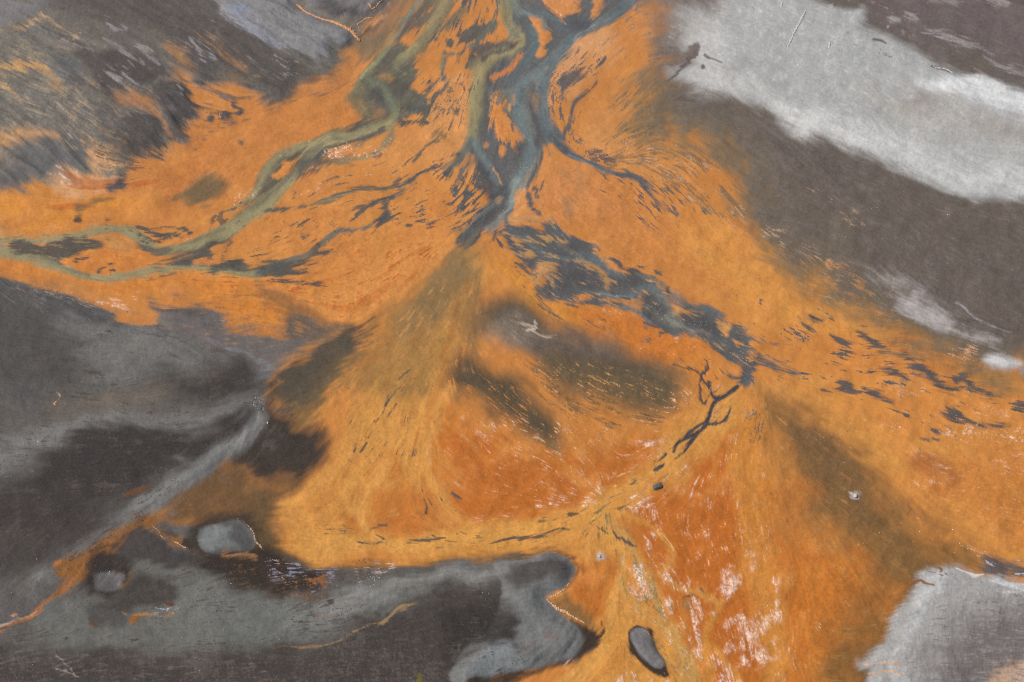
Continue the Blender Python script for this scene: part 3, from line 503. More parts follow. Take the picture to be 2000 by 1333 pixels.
L([(505,800,3.8),(510,815,10.0),(498,840,12.5),(470,875,15.0),(430,900,20.0),(385,930,20.0),(330,968,22.5),(270,1005,20.0),(210,1040,18.8),(150,1080,16.2),(105,1105,20.0),(80,1140,22.5),(70,1165,17.5)], (130,128,124), 10, (2,4,3), 3, .92, z=1.0)
L([(505,805,2),(508,825,4),(495,850,5),(470,880,5)], (150,147,143), 5, (2,4,2), 3, .85)
L([(345,905,2),(375,910,3),(400,900,6),(415,905,6)], (110,109,107), 7, (2,4,2), 5, .7)
P([(-300,960),(60,970),(200,1000),(260,1000),(180,1060),(110,1090),(60,1120),(-300,1150)], (68,61,58), 24, (4,9,6), 8, .85)
P([(-300,1090),(60,1140),(100,1180),(60,1210),(-300,1230)], (96,91,88), 20, (4,9,6), 8, .8)
P([(250,970),(262,972),(290,955),(282,948)], (116,76,46), 4, (2,3,0), 4, .9)
# orange seam and stains in the lower left
P([(110,1112),(120,1090),(160,1082),(200,1060),(240,1034),(275,1012),(312,1008),(320,1022),(280,1040),(255,1068),(225,1090),(190,1112),(160,1140),(130,1140)], (146,96,46), 6, (1.5,4,2), 5, .92)
K([(110,1090),(200,1050),(290,1005),(300,1030),(220,1090),(130,1140)], (72,58,48), .7, 10, 'speck', .8)
L([(-60,1232,5),(0,1228,5),(25,1222,5),(60,1200,4),(90,1183,4),(120,1165,3.5),(140,1145,3),(150,1130,3),(165,1105,2)], (156,100,56), 3, (2,3,0), 5, .95, z=-.3)
L([(-60,1236,1),(0,1228,1.2),(45,1208,1.2),(70,1195,1)], (206,158,122), 1.4, (1,2,0), 2, .9); L([(130,1128,2),(120,1150,2.5),(110,1178,2)], (128,86,50), 3, (2,3,0), 4, .8)
L([(0,1222,1.5),(20,1216,2),(36,1207,1.5)], (168,172,173), 1.5, (1,2,0), 2, .9); L([(25,1206,2),(30,1202,3)], (200,140,100), 2, (1,2,0), 2, .9)
P([(110,1115),(112,1100),(125,1096),(124,1108)], (170,110,58), 3, (1.5,2,0), 2)
L([(180,1080,4),(220,1075,6),(240,1090,4)], (60,50,44), 7, (3,5,2), 5, .8); P([(180,1090),(230,1085),(268,1095),(265,1125),(235,1160),(215,1180),(185,1165),(160,1150),(165,1120)], (54,47,43), 9, (2,4,2), 4, .95)
L([(268,1118,3),(255,1135,4),(235,1158,2)], (128,92,44), 3, (2,3,0), 4, .9)
POND = reg(15, 'pond', 'small grey pond with a pale corner in dark mud', 'pond')
P([(185,1130),(198,1124),(220,1122),(243,1128),(240,1142),(230,1158),(205,1160),(186,1152)], (96,92,90), 4, (.8,1.6,0), 1.5, 1, z=-.2, wet=.6, rip=0, obj=POND)
P([(225,1128),(243,1129),(240,1143),(230,1150)], (128,120,112), 6, (1,2,0), 1, .55)
P([(235,1060),(260,1038),(290,1034),(318,1052),(345,1072),(385,1085),(385,1105),(330,1110),(290,1100),(245,1095),(225,1080)], (70,64,62), 7, (2,4,2), 4, .95)
P([(290,1030),(330,1035),(370,1050),(384,1068),(384,1080),(350,1068),(318,1052),(305,1040)], (136,94,56), 5, (2,4,2), 5, .95, thin=2)
P([(362,1052),(376,1056),(380,1075),(372,1080),(362,1068)], (60,52,48), 3, (1.5,2,0), 2, .95)
P([(320,1040),(345,1040),(345,1050),(325,1048)], (80,70,64), 3, (1.5,2,0), 2, .8)
P([(372,1040),(395,1016),(440,1002),(490,1006),(520,1036),(530,1075),(500,1092),(440,1096),(392,1090),(372,1066)], (60,51,45), 9, (1.5,3,1), 2, .9)
P([(496,960),(536,985),(530,1030),(556,1072),(600,1092),(540,1098),(505,1080),(500,1020)], (98,78,54), 13, (2,5,2), 3, .85)
BP = reg(16, 'pond', 'rounded murky grey pond under a cream crust rim', 'pond')
P([(390,1040),(405,1028),(430,1022),(455,1015),(478,1022),(496,1045),(498,1068),(485,1080),(455,1080),(432,1085),(405,1082),(392,1068)], (112,112,108), 2.5, (.6,1,0), .8, 1, z=-.2, wet=.6, rip=0, obj=BP)
P([(432,1018),(456,1014),(478,1022),(496,1046),(496,1074),(480,1078),(462,1060),(445,1040)], (80,76,74), 6, (.8,1.5,0), 1.5, .8)
P([(395,1035),(450,1028),(440,1050),(435,1080),(405,1078)], (126,128,124), 7, (.8,1.5,0), 1, .8)
P([(400,1085),(470,1080),(530,1080),(560,1100),(590,1108),(640,1112),(620,1150),(560,1170),(500,1170),(450,1150),(410,1130),(390,1105)], (58,48,41), 12, (2,5,3), 5, .95)
K([(400,1085),(640,1110),(620,1160),(480,1170)], (130,84,46), .7, 14, 'speck', .6, edge=1.0)
P([(445,1082),(475,1084),(500,1092),(498,1102),(470,1094),(445,1090)], (150,108,74), 4, (2,3,0), 4, .9)
K([(520,1104),(570,1100),(660,1104),(650,1140),(600,1148),(535,1130)], (156,152,166), .45, 12, 'fine', .8, edge=1.0)
K([(700,1110),(760,1100),(780,1112),(745,1140),(712,1140)], (200,178,166), .5, 10, 'fine', .8, edge=1.0)
K([(560,1140),(640,1110),(740,1104),(760,1120),(680,1160),(570,1172)], (84,66,52), .2, 10, 'speck', .7, edge=1.0)
K([(550,1150),(630,1130),(640,1160),(570,1172)], (150,98,60), .4, 12, 'speck', .7, edge=1.0)
P([(270,1115),(300,1112),(400,1120),(420,1150),(500,1170),(600,1175),(700,1150),(800,1125),(900,1105),(1000,1095),(1000,1120),(880,1140),(760,1180),(650,1230),(500,1260),(300,1270),(140,1260),(60,1230),(120,1180),(170,1180),(240,1180),(260,1150)], (108,107,101), 14, (3,7,4), 4, .95)
P([(260,1130),(330,1140),(345,1170),(300,1190),(240,1210),(185,1220),(180,1190),(230,1170)], (68,61,57), 10, (2,5,2), 5, .9)
P([(185,1210),(192,1210),(194,1224),(186,1228),(180,1222)], (112,72,40), 3, (1.5,2,0), 2); P([(256,1210),(275,1206),(270,1222),(255,1224)], (150,96,42), 2.5, (1.5,2,0), 3); P([(180,1190),(240,1200),(256,1215),(240,1230),(190,1228)], (84,80,77), 7, (2,4,2), 4, .9)
L([(240,1199,1),(262,1207,2),(290,1206,2.5),(318,1205,2),(350,1198,1)], (168,118,70), 2, (1.5,2,0), 3, .9)
K([(308,1196),(330,1178),(348,1190),(345,1200),(310,1204)], (186,192,204), .5, 5, 'fine', .9)
P([(325,1176),(342,1180),(340,1188),(326,1184)], (96,58,44), 2.5, (1.5,2,0), 2, .9)
P([(-300,1275),(60,1272),(150,1280),(300,1282),(420,1276),(520,1268),(640,1258),(760,1205),(860,1160),(960,1150),(1010,1170),(960,1240),(900,1300),(880,1460),(-300,1460)], (74,67,63), 14, (4,8,5), 9, .95, rip=1, ridge=.05)
K([(-300,1280),(300,1285),(640,1262),(860,1180),(900,1300),(800,1460),(-300,1460)], (116,107,96), .2, 40, 'speck', .45, edge=1.6)
K([(-300,1280),(300,1285),(500,1290),(500,1460),(-300,1460)], (118,110,100), .4, 40, 'flow', .45, edge=1.5)
K([(700,1200),(860,1150),(960,1130),(980,1160),(800,1240)], (66,61,58), .2, 30, 'blot', .5, edge=1.4)
P([(620,1175),(760,1140),(900,1112),(1060,1098),(1000,1118),(860,1140),(740,1170),(650,1215),(560,1220)], (136,133,128), 11, (3,6,4), 4, .85, z=.6)
P([(420,1135),(520,1170),(600,1180),(640,1210),(560,1240),(440,1245),(380,1210),(390,1160)], (112,112,107), 16, (3,7,4), 5, .7)
K([(540,1230),(700,1200),(640,1250),(520,1265)], (74,76,72), .3, 12, 'flow', .6)
for q, c in (([(640,1262,1),(680,1246,1.2),(715,1232,1.3),(735,1226,2.2),(750,1218,3.5),(765,1202,4),(780,1192,2),(800,1187,1.5),(814,1182,1.2)], (156,128,88)), ([(540,1270,.8),(590,1268,1),(640,1262,1)], (140,112,80)), ([(896,1277,.8),(904,1262,1),(911,1252,.8)], (190,180,166)), ([(944,1232,.8),(948,1220,1.2),(950,1210,.8)], (196,188,172)), ([(616,1208,1),(640,1210,1.5),(655,1204,1)], (140,112,98)), ([(110,1310,1),(140,1318,1.5),(158,1326,1)], (150,142,130)), ([(112,1280,1),(130,1300,1.5),(150,1318,2)], (140,132,122))):
    L(q, c, 1.3, (1.5,2.5,0), 2, .85, z=.25)
P([(640,1178),(652,1174),(656,1182),(646,1186)], (72,60,48), 2.5, (1.5,2,0), 2, .85)
P([(815,1325),(822,1318),(828,1326),(822,1345),(814,1345)], (108,98,40), 2.5, (1.5,2,0), 2, .8)
# peninsula head
HD = reg(17, 'silt_bank', 'grey headland with a hooked cream crust jutting into orange mud', 'silt bank')
P([(960,1098),(1000,1094),(1040,1086),(1070,1081),(1098,1086),(1120,1098),(1124,1116),(1116,1135),(1102,1152),(1080,1164),(1066,1170),(1075,1185),(1100,1205),(1125,1222),(1136,1240),(1132,1262),(1120,1284),(1090,1296),(1060,1302),(1040,1312),(1000,1318),(985,1316),(960,1325),(930,1360),(880,1330),(900,1280),(960,1220),(980,1160)], (118,117,114), 3, (.7,1.5,.5), 1.5, 1, z=1.4, zs=30, rip=.5, obj=HD)
P([(1000,1112),(1060,1092),(1112,1104),(1110,1126),(1070,1136),(1040,1150),(990,1150),(970,1130)], (82,76,73), 9, (3,6,3), 6, .9)
P([(880,1200),(960,1180),(1010,1200),(1015,1260),(1000,1275),(950,1262),(890,1290),(860,1300),(870,1250)], (60,56,54), 16, (3,6,3), 4, .95)
P([(1020,1160),(1068,1150),(1070,1172),(1090,1196),(1130,1232),(1130,1262),(1110,1284),(1060,1290),(1020,1270),(1010,1220)], (122,122,119), 12, (3,6,3), 4, .8)
P([(1062,1238),(1082,1236),(1092,1250),(1075,1256)], (116,98,94), 8, (2,4,2), 4, .7); P([(1020,1262),(1050,1262),(1050,1276),(1026,1276)], (112,100,96), 6, (2,4,2), 4, .6)
P([(930,1290),(960,1268),(1000,1262),(1010,1285),(1040,1300),(1000,1316),(950,1325),(910,1345),(905,1320)], (130,133,132), 7, (2,4,2), 3, .95)
P([(905,1340),(950,1325),(985,1316),(1040,1312),(1070,1302),(1100,1294),(1128,1276),(1140,1250),(1134,1230),(1112,1210),(1150,1224),(1172,1240),(1178,1218),(1176,1245),(1158,1265),(1122,1290),(1085,1305),(1045,1320),(990,1350),(960,1460),(880,1460)], (66,54,45), 5, (1,2,.5), 2, .95)
L([(1178,1215,1.5),(1178,1235,3),(1168,1252,2)], (56,50,46), 2, (1,2,0), 2, .9)
P([(1110,1160),(1130,1175),(1155,1200),(1165,1225),(1150,1222),(1115,1200),(1085,1185),(1100,1172)], (128,96,60), 7, (2,4,2), 4, .9)
L([(1120,1088,3),(1132,1105,4),(1126,1130,3),(1110,1155,2)], (112,82,52), 4, (2,3,1), 3, .8)
L([(960,1092,2),(1010,1089,3),(1050,1078,4),(1090,1078,4),(1112,1086,3)], (84,70,52), 4, (2,3,1), 2, .7)
# islet
ISL = reg(18, 'islet', 'slim charcoal grey islet ringed by orange mud', 'islet'); ISL2 = reg(70, 'silt_top', None)
P([(1226,1250),(1229,1230),(1243,1221),(1262,1225),(1274,1232),(1276,1252),(1284,1272),(1298,1292),(1302,1308),(1306,1318),(1296,1323),(1276,1314),(1255,1300),(1238,1284),(1228,1270)], (66,55,48), 2.5, (.5,.8,0), 1.5, 1, z=.3, obj=ISL)
P([(1232,1246),(1234,1232),(1245,1226),(1264,1229),(1268,1240),(1274,1256),(1282,1272),(1294,1284),(1297,1298),(1288,1306),(1276,1302),(1258,1288),(1244,1270)], (122,118,117), 2.2, (.5,.8,0), .6, 1, z=.35, zs=8, obj=ISL2)
P([(1250,1250),(1268,1250),(1282,1275),(1280,1290),(1262,1275)], (102,96,96), 7, (2,3,0), 3, .6)

# ---- dark silt in and beside the channels (northern braids)
OS = reg(54, 'stream', 'small olive stream threading the orange mud left of the main river', None, 'structure')
P([(700,160),(720,130),(738,105),(760,88),(790,80),(800,88),(795,110),(815,112),(806,128),(812,150),(808,172),(830,188),(842,200),(846,218),(815,226),(790,226),(772,246),(745,250),(700,252),(645,262),(690,235),(706,200),(692,188)], (98,93,80), 4, (2,4,2), 5, 1)
P([(690,175),(705,165),(712,190),(716,215),(690,222),(682,200)], (120,108,80), 9, (3,5,2), 5, .8)
P([(728,168),(745,160),(770,180),(768,210),(745,205),(728,200)], (84,80,76), 6, (2,4,2), 5, .9); P([(770,150),(805,140),(808,170),(790,200),(772,180)], (90,85,76), 7, (2,4,2), 6, .8)
P([(655,262),(690,238),(708,236),(745,238),(768,228),(770,244),(740,252),(700,256),(660,266)], (82,79,74), 5, (2,4,2), 5, .9)
P([(725,205),(745,215),(748,232),(725,234),(705,232)], (160,118,76), 8, (2,5,2), 6, .55, thin=.8)
P([(745,140),(758,138),(768,152),(762,160),(748,152)], (172,128,74), 6, (2,4,2), 5, .7)
P([(690,82),(735,60),(800,20),(815,-30),(845,-30),(825,10),(800,45),(770,75),(740,108),(712,120),(702,108)], (116,104,82), 7, (2,5,3), 6, .85, thin=2.5)
P([(800,25),(815,10),(832,-10),(850,-10),(838,14),(822,30),(808,44),(798,60),(785,72),(780,62)], (88,88,82), 4, (2,4,2), 6, .9, thin=1.4)
P([(815,30),(835,12),(850,20),(838,40),(812,54),(790,74),(778,80),(785,60)], (86,86,82), 4, (2,4,2), 6, .85, thin=1.2)
for q in ([(850,10,4),(840,26,4),(825,38,2)], [(905,20,10),(890,35,12),(870,52,10),(850,66,6)]): L(q, (104,100,84), 5, (2,4,2), 6, .8)
P([(845,-40),(892,-40),(885,10),(870,40),(845,68),(835,90),(820,108),(790,122),(770,140),(762,128),(792,104),(815,78),(832,54),(848,30)], (112,105,84), 4, (2,4,2), 5, .85)
K([(860,-60),(990,-60),(985,60),(970,60),(930,50),(880,80),(900,30)], (92,90,86), .35, 15, 'flow', .9)
K([(840,60),(900,40),(930,50),(900,90),(860,100)], (96,94,86), .2, 12, 'flow', .8)
for q in ([(872,76),(886,74),(894,82),(890,92),(878,92)], [(900,62),(930,50),(965,44),(960,62),(935,80),(905,86),(898,74)], [(938,88),(955,80),(1000,82),(1010,86),(985,96),(960,106),(940,112),(930,102),(926,92)], [(926,96),(936,110),(942,118),(930,130),(916,135),(922,112)], [(895,118),(901,116),(900,128),(896,130)], [(895,160),(905,158),(906,178),(898,170)]):
    P(q, (88,85,80), 2.5, (1.5,3,0), 5, .95)
L([(965,45,6),(945,70,5),(928,86,3),(912,98,3),(890,104,3),(870,106,3)], (108,106,90), 3, (1.5,2,0), 3, .95, obj=OS)
L([(872,104,4),(868,120,5),(866,140,4.5),(873,160,4),(877,172,2.5)], (98,99,90), 3, (1.5,2,0), 3, .95, obj=OS); L([(868,110,2),(864,130,2.2),(862,150,2)], (140,134,100), 2, (1.5,2,0), 2, .8)
for q in ([(872,150,2.5),(850,164,3.5),(834,178,4),(815,188,3)], [(868,172,3),(850,180,3.5),(838,190,2)], [(845,190,3),(820,200,4),(795,208,3)], [(915,95,1.5),(905,108,2),(898,125,1.5)], [(842,160,2),(836,172,1)]):
    L(q, (90,88,84), 2.5, (1.5,3,0), 5, .95)
P([(788,212),(815,200),(838,202),(846,214),(840,224),(808,226),(790,236),(778,244),(776,230)], (86,84,78), 3, (2,3,0), 7, .9)
L([(784,246,3),(800,242,3),(820,238,2),(836,234,1)], (82,80,76), 2, (1.5,2,0), 5, .95)
P([(772,234),(782,228),(786,244),(776,250),(768,246)], (80,80,76), 3, (1.5,2,0), 4, .9)
K([(880,170),(920,160),(930,220),(910,235),(870,220),(850,205)], (100,94,80), .9, 10, 'speck', .8)
L([(903,152,6),(880,158,5),(868,168,3)], (216,152,92), 5, (2,3,0), 3, .7)

# central trunk: slate silt plain under the water
CR = reg(51, 'river', 'slate blue braided river running down the middle of the valley', None, 'structure')
ER = reg(52, 'river', 'dark eastern braids of the river between orange sandbars', None, 'structure')
ES = reg(53, 'stream', 'narrow dark blue stream leaving the braids towards the brown plain', None, 'structure')
P([(985,-60),(980,20),(990,60),(1012,80),(1000,95),(968,108),(950,125),(944,150),(930,160),(922,200),(916,240),(912,275),(900,300),(884,318),(868,345),(880,340),(905,318),(918,300),(925,330),(940,350),(955,372),(948,400),(930,425),(915,450),(900,465),(912,470),(945,450),(975,425),(1000,400),(1018,372),(1036,345),(1050,315),(1062,292),(1074,270),(1090,268),(1105,272),(1098,250),(1075,225),(1068,190),(1072,160),(1090,120),(1104,100),(1122,84),(1160,58),(1200,38),(1240,10),(1260,-60)], (97,95,92), 4, (1.5,3,1), 3, 1, z=-.6, wet=.35, obj=CR)
# west trunk
L([(985,-60,11.2),(983,0,11.2),(986,25,11.2),(992,48,12.5),(1006,66,11.2),(1012,78,7.5)], WO, 5, (1.5,2,0), 2, .95)
L([(1000,-60,10),(1000,0,10),(1008,16,8),(1016,26,6)], (126,130,112), 5, (1.5,2,0), 2, .95)
L([(1016,60,6.2),(1020,76,6.2),(1015,88,6.2),(1000,98,7.5),(975,106,10.0),(955,116,12.5),(942,132,13.8),(934,152,13.8),(928,178,13.8),(924,205,12.5),(922,235,12.5),(922,262,11.2),(920,275,7.5)], WO, 6, (1.5,3,0), 2, .95)
L([(1020,66,2.5),(1021,78,3.1),(1014,89,3.1),(995,98,3.1),(968,107,3.8)], WOL, 3, (1,2,0.0), 1, .8); L([(938,135,3.8),(930,160,3.8),(924,200,3.8),(921,240,3.8)], WOL, 5, (1,2,0.0), 1, .55)
P([(944,106),(982,94),(1006,78),(1010,84),(990,98),(960,108),(944,118)], (86,80,76), 3, (1.5,2,0), 2, .9)
P([(955,140),(966,120),(985,112),(975,130),(966,150),(964,180),(960,205),(952,240),(944,265),(940,240),(946,200),(948,165)], (82,80,80), 6, (1.5,3,0), 2, .85)
P([(988,62),(990,78),(975,82),(960,82),(975,60),(980,40)], (196,126,66), 4, (1.5,2,0), 3, .9); P([(990,58),(1000,68),(1008,78),(994,80)], (150,140,104), 4, (1,2,0), 2, .8)
P([(912,270),(926,272),(924,262),(916,250)], WO, 5, (1,2,0), 2, .7)
# west trunk delta
L([(920,270,7),(908,290,8),(896,304,7),(884,318,4),(868,336,2.5)], (112,112,96), 4, (1.5,2,0), 3, .95); L([(890,300,6),(882,304,3)], (86,84,80), 3, (2,2,0), 4, .9)
L([(922,272,2.5),(922,300,2.2),(920,316,3),(910,328,4),(900,340,4),(893,356,3),(888,370,1)], (100,104,98), 2, (1.5,2,0), 3, .95)
L([(926,272,6.2),(932,285,5.6),(940,305,6.2),(955,325,6.2),(962,345,6.2),(968,370,6.2),(960,395,6.2),(945,415,6.2),(930,435,6.2),(915,455,6.2)], WB, 4, (1.5,2,0), 2, .9)
for q in ([(866,322,4),(848,328,6),(842,326,4)], [(884,330,3),(876,345,4),(872,356,2)], [(884,360,1.5),(880,374,1)], [(892,352,2),(888,375,2.5),(889,386,1.5)], [(906,345,2.5),(900,365,2.5),(896,374,1)], [(912,368,4),(910,385,5),(906,400,4),(902,410,2)], [(922,360,3),(935,366,5),(945,370,5)], [(940,330,3),(948,340,3)], [(917,414,2),(912,422,1)], [(900,405,2),(892,424,1)]):
    L(q, (84,84,84), 2, (1.5,2.5,0), 5, .95)
K([(880,330),(930,330),(945,370),(920,420),(890,440),(850,430),(845,390)], (86,84,82), .9, 14, 'flow', .9)
L([(924,300,3),(925,325,4),(920,342,4),(912,350,2)], (216,150,86), 3, (1.5,2,0), 3, .9)
L([(960,322,1),(968,335,2),(974,350,1.5),(980,358,.8)], (204,150,98), 1.5, (1,1.5,0), 2, .9)
# middle orange islands
I1 = reg(19, 'sandbar', 'ragged orange island in the fork between the olive and blue channels', 'sandbar', None, 'orange sandbars among the braids')
P([(958,190),(972,180),(985,190),(992,205),(985,218),(995,232),(1010,250),(1020,265),(1018,278),(1008,275),(1008,295),(998,290),(988,278),(975,276),(966,265),(962,245),(952,250),(946,252),(950,232),(955,212)], (210,136,70), 3, (1.5,3,1), 6, 1, z=.4, obj=I1)
P([(974,284),(982,284),(986,298),(980,304),(974,294)], (210,136,70), 2.5, (1.5,2,0), 3, .95); P([(945,274),(952,278),(950,286),(944,284)], (180,130,84), 2.5, (1,2,0), 3, .8)
P([(990,205),(1000,206),(1002,220),(996,226),(988,214)], (112,98,80), 4, (1.5,2,0), 4, .8); L([(1000,240,1.5),(1004,255,2)], (86,86,88), 2, (1.5,2,0), 3, .9)
K([(955,190),(985,185),(985,230),(955,240)], (96,90,82), .5, 8, 'flow', .8)
P([(958,148),(972,140),(990,132),(1005,115),(1022,100),(1020,112),(1012,124),(1000,136),(984,146),(968,152),(962,160)], (210,128,66), 2.5, (1.5,2,0), 4, .95, obj=reg(55, 'sandbar', 'thin orange spindle bar under the bend of the olive channel', 'sandbar', None, 'orange sandbars among the braids'))
I2 = reg(20, 'sandbar', 'slim orange islet with dark specks between the two blue arms', 'sandbar', None, 'orange sandbars among the braids')
P([(1036,31),(1047,33),(1060,45),(1066,55),(1076,64),(1078,78),(1070,90),(1067,104),(1058,112),(1046,110),(1048,100),(1054,90),(1053,76),(1046,64),(1040,52)], (212,138,72), 2.5, (1.2,2,0), 2.5, 1, z=.5, obj=I2)
K([(1040,40),(1060,45),(1060,62),(1046,60)], (92,88,84), .8, 4, 'speck', .95)
I3 = reg(21, 'sandbar', 'orange bar with white specks at the top edge between blue arms', 'sandbar', None, 'orange sandbars among the braids')
P([(1058,-60),(1064,0),(1072,16),(1082,28),(1094,36),(1106,44),(1110,50),(1104,32),(1120,26),(1133,20),(1134,0),(1140,-60)], (208,138,78), 3.5, (1.5,2,0), 4, 1, z=.4, obj=I3)
P([(1020,-60),(1024,-10),(1048,-5),(1062,12),(1078,30),(1058,28),(1036,16),(1022,6)], (104,98,92), 6, (1.5,3,0), 4, .9)
I4 = reg(22, 'sandbar', 'narrow orange tongue at the top edge beside the slate arm', 'sandbar', None, 'orange sandbars among the braids')
P([(1158,-60),(1160,0),(1156,20),(1155,36),(1166,30),(1174,18),(1180,0),(1186,-60)], (206,136,74), 3.5, (1.5,2,0), 3, 1, z=.4, obj=I4)
# blue arms
L([(1250,-40,10.0),(1238,-10,8.8),(1212,18,7.5),(1186,36,6.2),(1160,46,6.2),(1136,62,7.5),(1118,78,8.8),(1104,94,10.0),(1085,114,11.2),(1068,130,11.2),(1050,146,11.2)], (100,112,113), 5, (1.5,2,0), 2, .95)
L([(1160,46,1.8),(1140,58,1.8),(1128,68,1.5),(1122,80,1)], (150,150,140), 2, (1,1.5,0), 1, .8)
L([(1012,22,4),(1030,26,5),(1050,36,5),(1062,48,4),(1066,58,3)], (124,132,128), 4, (1.5,2,0), 2, .85); L([(1036,18,5.0),(1064,30,5.0),(1088,44,6.2),(1108,58,7.5)], (98,108,109), 4, (1.5,2,0), 2, .85)
L([(1040,60,6.2),(1047,80,7.5),(1044,98,7.5),(1032,114,7.5),(1018,126,6.2),(1005,140,6.2),(996,156,5.0)], (92,104,105), 5, (1.5,2,0), 2, .9); L([(1048,70,2),(1048,90,2.5)], (84,112,113), 3, (1,2,0), 1, .6)
L([(1072,128,8.8),(1060,150,10.0),(1058,175,11.2),(1062,200,10.0),(1066,225,11.2),(1072,248,12.5),(1078,262,10.0)], (100,110,111), 5, (1.5,3,0), 2, .9); L([(1066,130,3),(1056,142,4),(1050,158,3),(1048,170,1)], (150,140,120), 4, (1.5,2,0), 2, .7)
L([(1050,146,10.0),(1032,152,10.0),(1018,166,10.0),(1012,184,11.2),(1012,205,13.8),(1020,225,15.0),(1028,248,15.0),(1034,270,16.2),(1040,292,16.2),(1036,315,15.0),(1025,340,15.0),(1012,362,13.8),(1004,382,12.5),(998,400,11.2),(985,418,8.8),(970,432,7.5),(955,446,6.2)], WB, 7, (1.5,3,0), 2, .95)
L([(1010,350,8.8),(1006,370,11.2),(1000,388,10.0),(994,405,6.2),(988,418,3.8)], WBL, 5, (1.5,2,0), 2, .75); L([(1022,170,5),(1018,195,6),(1026,215,4)], (74,84,85), 6, (2,3,0), 2, .7)
L([(1032,200,5),(1042,230,6),(1050,260,5),(1052,285,4)], (86,82,83), 5, (2,3,0), 2, .8); P([(1020,275),(1024,282),(1018,296),(1008,304),(1000,292),(1010,282)], (84,82,82), 4, (2,2,0), 4, .8)
P([(1035,180),(1048,182),(1052,200),(1046,218),(1038,205)], (150,120,86), 6, (2,3,0), 4, .75); P([(1085,265),(1096,262),(1094,280),(1088,286)], (92,88,86), 5, (2,3,0), 4, .8)
L([(985,180,3.8),(998,180,5.0),(994,200,3.8),(988,216,2.5)], (118,120,112), 3, (1.5,2,0), 2, .8); L([(1003,186,2),(1000,200,3),(994,212,2)], (206,150,92), 2.5, (1,2,0), 2, .85)
P([(928,312),(944,318),(962,350),(985,350),(1000,340),(990,370),(962,392),(945,380),(930,350)], (80,78,78), 7, (2,4,0), 4, .8)
P([(925,440),(948,410),(965,395),(985,398),(972,420),(940,448),(915,462)], (82,78,74), 6, (2,4,0), 5, .85)
L([(935,415,2.5),(945,404,3),(955,396,2)], (168,132,98), 3, (1.5,2,0), 4, .7); L([(968,395,3),(974,385,3)], (178,138,98), 3, (1.5,2,0), 3, .7)
P([(1004,380),(1016,366),(1026,368),(1030,385),(1032,400),(1042,415),(1036,426),(1020,424),(1004,432),(1002,410)], (210,142,82), 3, (1.5,2,0), 3, .95)
L([(1060,300,4),(1048,325,4),(1038,345,4.5),(1030,362,4),(1034,380,5),(1038,395,5),(1045,405,4),(1052,414,3)], (88,88,89), 3, (1.5,3,0), 3, .95)
L([(1046,310,2),(1036,330,3),(1026,350,3),(1020,364,2)], (166,138,108), 2.5, (1.5,2,0), 3, .7)
L([(1000,408,3),(990,420,3.5),(990,432,4),(1000,445,4),(1012,452,3)], (92,100,100), 3, (1.5,2,0), 2, .9)
for q in ([(1062,355,1),(1056,368,2),(1050,370,1)], [(1045,360,2),(1048,374,3),(1045,384,2)], [(1052,385,1),(1055,398,1.5),(1062,405,2)]): L(q, (96,92,88), 1.5, (1.5,2,0), 4, .9)
P([(1080,330),(1096,334),(1100,350),(1088,345)], (150,112,70), 6, (2,4,0), 5, .5); P([(1110,395),(1122,395),(1118,415),(1108,410)], (140,110,84), 6, (2,4,0), 5, .6); K([(1080,330),(1130,340),(1130,430),(1080,400)], (150,112,76), .3, 15, 'blot', .4, edge=.6)
P([(900,462),(925,442),(950,450),(935,462),(918,478),(895,478),(892,470)], (96,92,82), 4, (1.5,2,0), 7, .8); 
for q in ([(905,455,2),(897,470,1.5)], [(918,458,2),(908,470,1.5)], [(940,455,2),(930,470,1.5),(926,476,1)], [(972,448,3),(966,460,3.5),(958,472,2)], [(970,470,3),(976,478,3)]): L(q, (82,82,82), 1.8, (1.5,2,0), 4, .95)
# east arm
L([(1078,262,7),(1090,270,8),(1098,282,7),(1112,298,7),(1130,310,6),(1150,320,5),(1175,334,5.5),(1200,341,5.5),(1228,344,5),(1246,352,4),(1258,368,3.5),(1270,382,3),(1290,396,2.5),(1310,412,2),(1326,420,1)], (84,90,91), 3, (1.5,3,0), 3, 1, z=-.3, wet=.35, obj=ES)
L([(1110,300,2),(1130,312,2),(1160,328,2),(1200,342,2)], (120,126,127), 2, (1,2,0), 1, .7)
L([(1148,178,4),(1138,190,5),(1124,198,6),(1119,212,5),(1117,228,4.5),(1110,242,4),(1103,256,3.5),(1098,268,4)], (88,92,93), 2.5, (1.5,2,0), 3, .95)
P([(1145,184),(1158,172),(1168,158),(1166,172),(1152,186)], (86,86,86), 2.5, (1.5,2,0), 4, .9)
for q in ([(1093,152),(1118,146),(1130,136),(1145,135),(1138,150),(1126,160),(1110,172),(1098,182),(1092,170)],):
    P(q, (88,85,84), 3, (2,3,0), 6, .9)
L([(1098,165,3),(1096,180,4),(1100,195,3)], (96,102,103), 3, (1.5,2,0), 3, .9); L([(1178,115,3),(1170,128,4),(1162,135,2)], (92,88,88), 2, (1.5,2,0), 4, .95); L([(1225,5,3),(1240,18,4),(1246,8,2)], (96,92,92), 3, (1.5,2,0), 4, .8)
L([(1228,28,1),(1220,38,2.5)], (120,112,104), 2, (1.5,2,0), 3, .8); L([(1230,66,1),(1218,76,2)], (120,112,104), 2, (1.5,2,0), 3, .8)
K([(1080,110),(1160,110),(1150,190),(1100,250),(1070,240),(1075,150)], (98,92,86), .6, 12, 'speck', .85)
K([(1100,240),(1130,260),(1140,280),(1110,290)], (96,90,88), .5, 7, 'speck', .9); K([(1135,295),(1180,298),(1190,320),(1150,312)], (94,84,82), .2, 7, 'speck', .9)
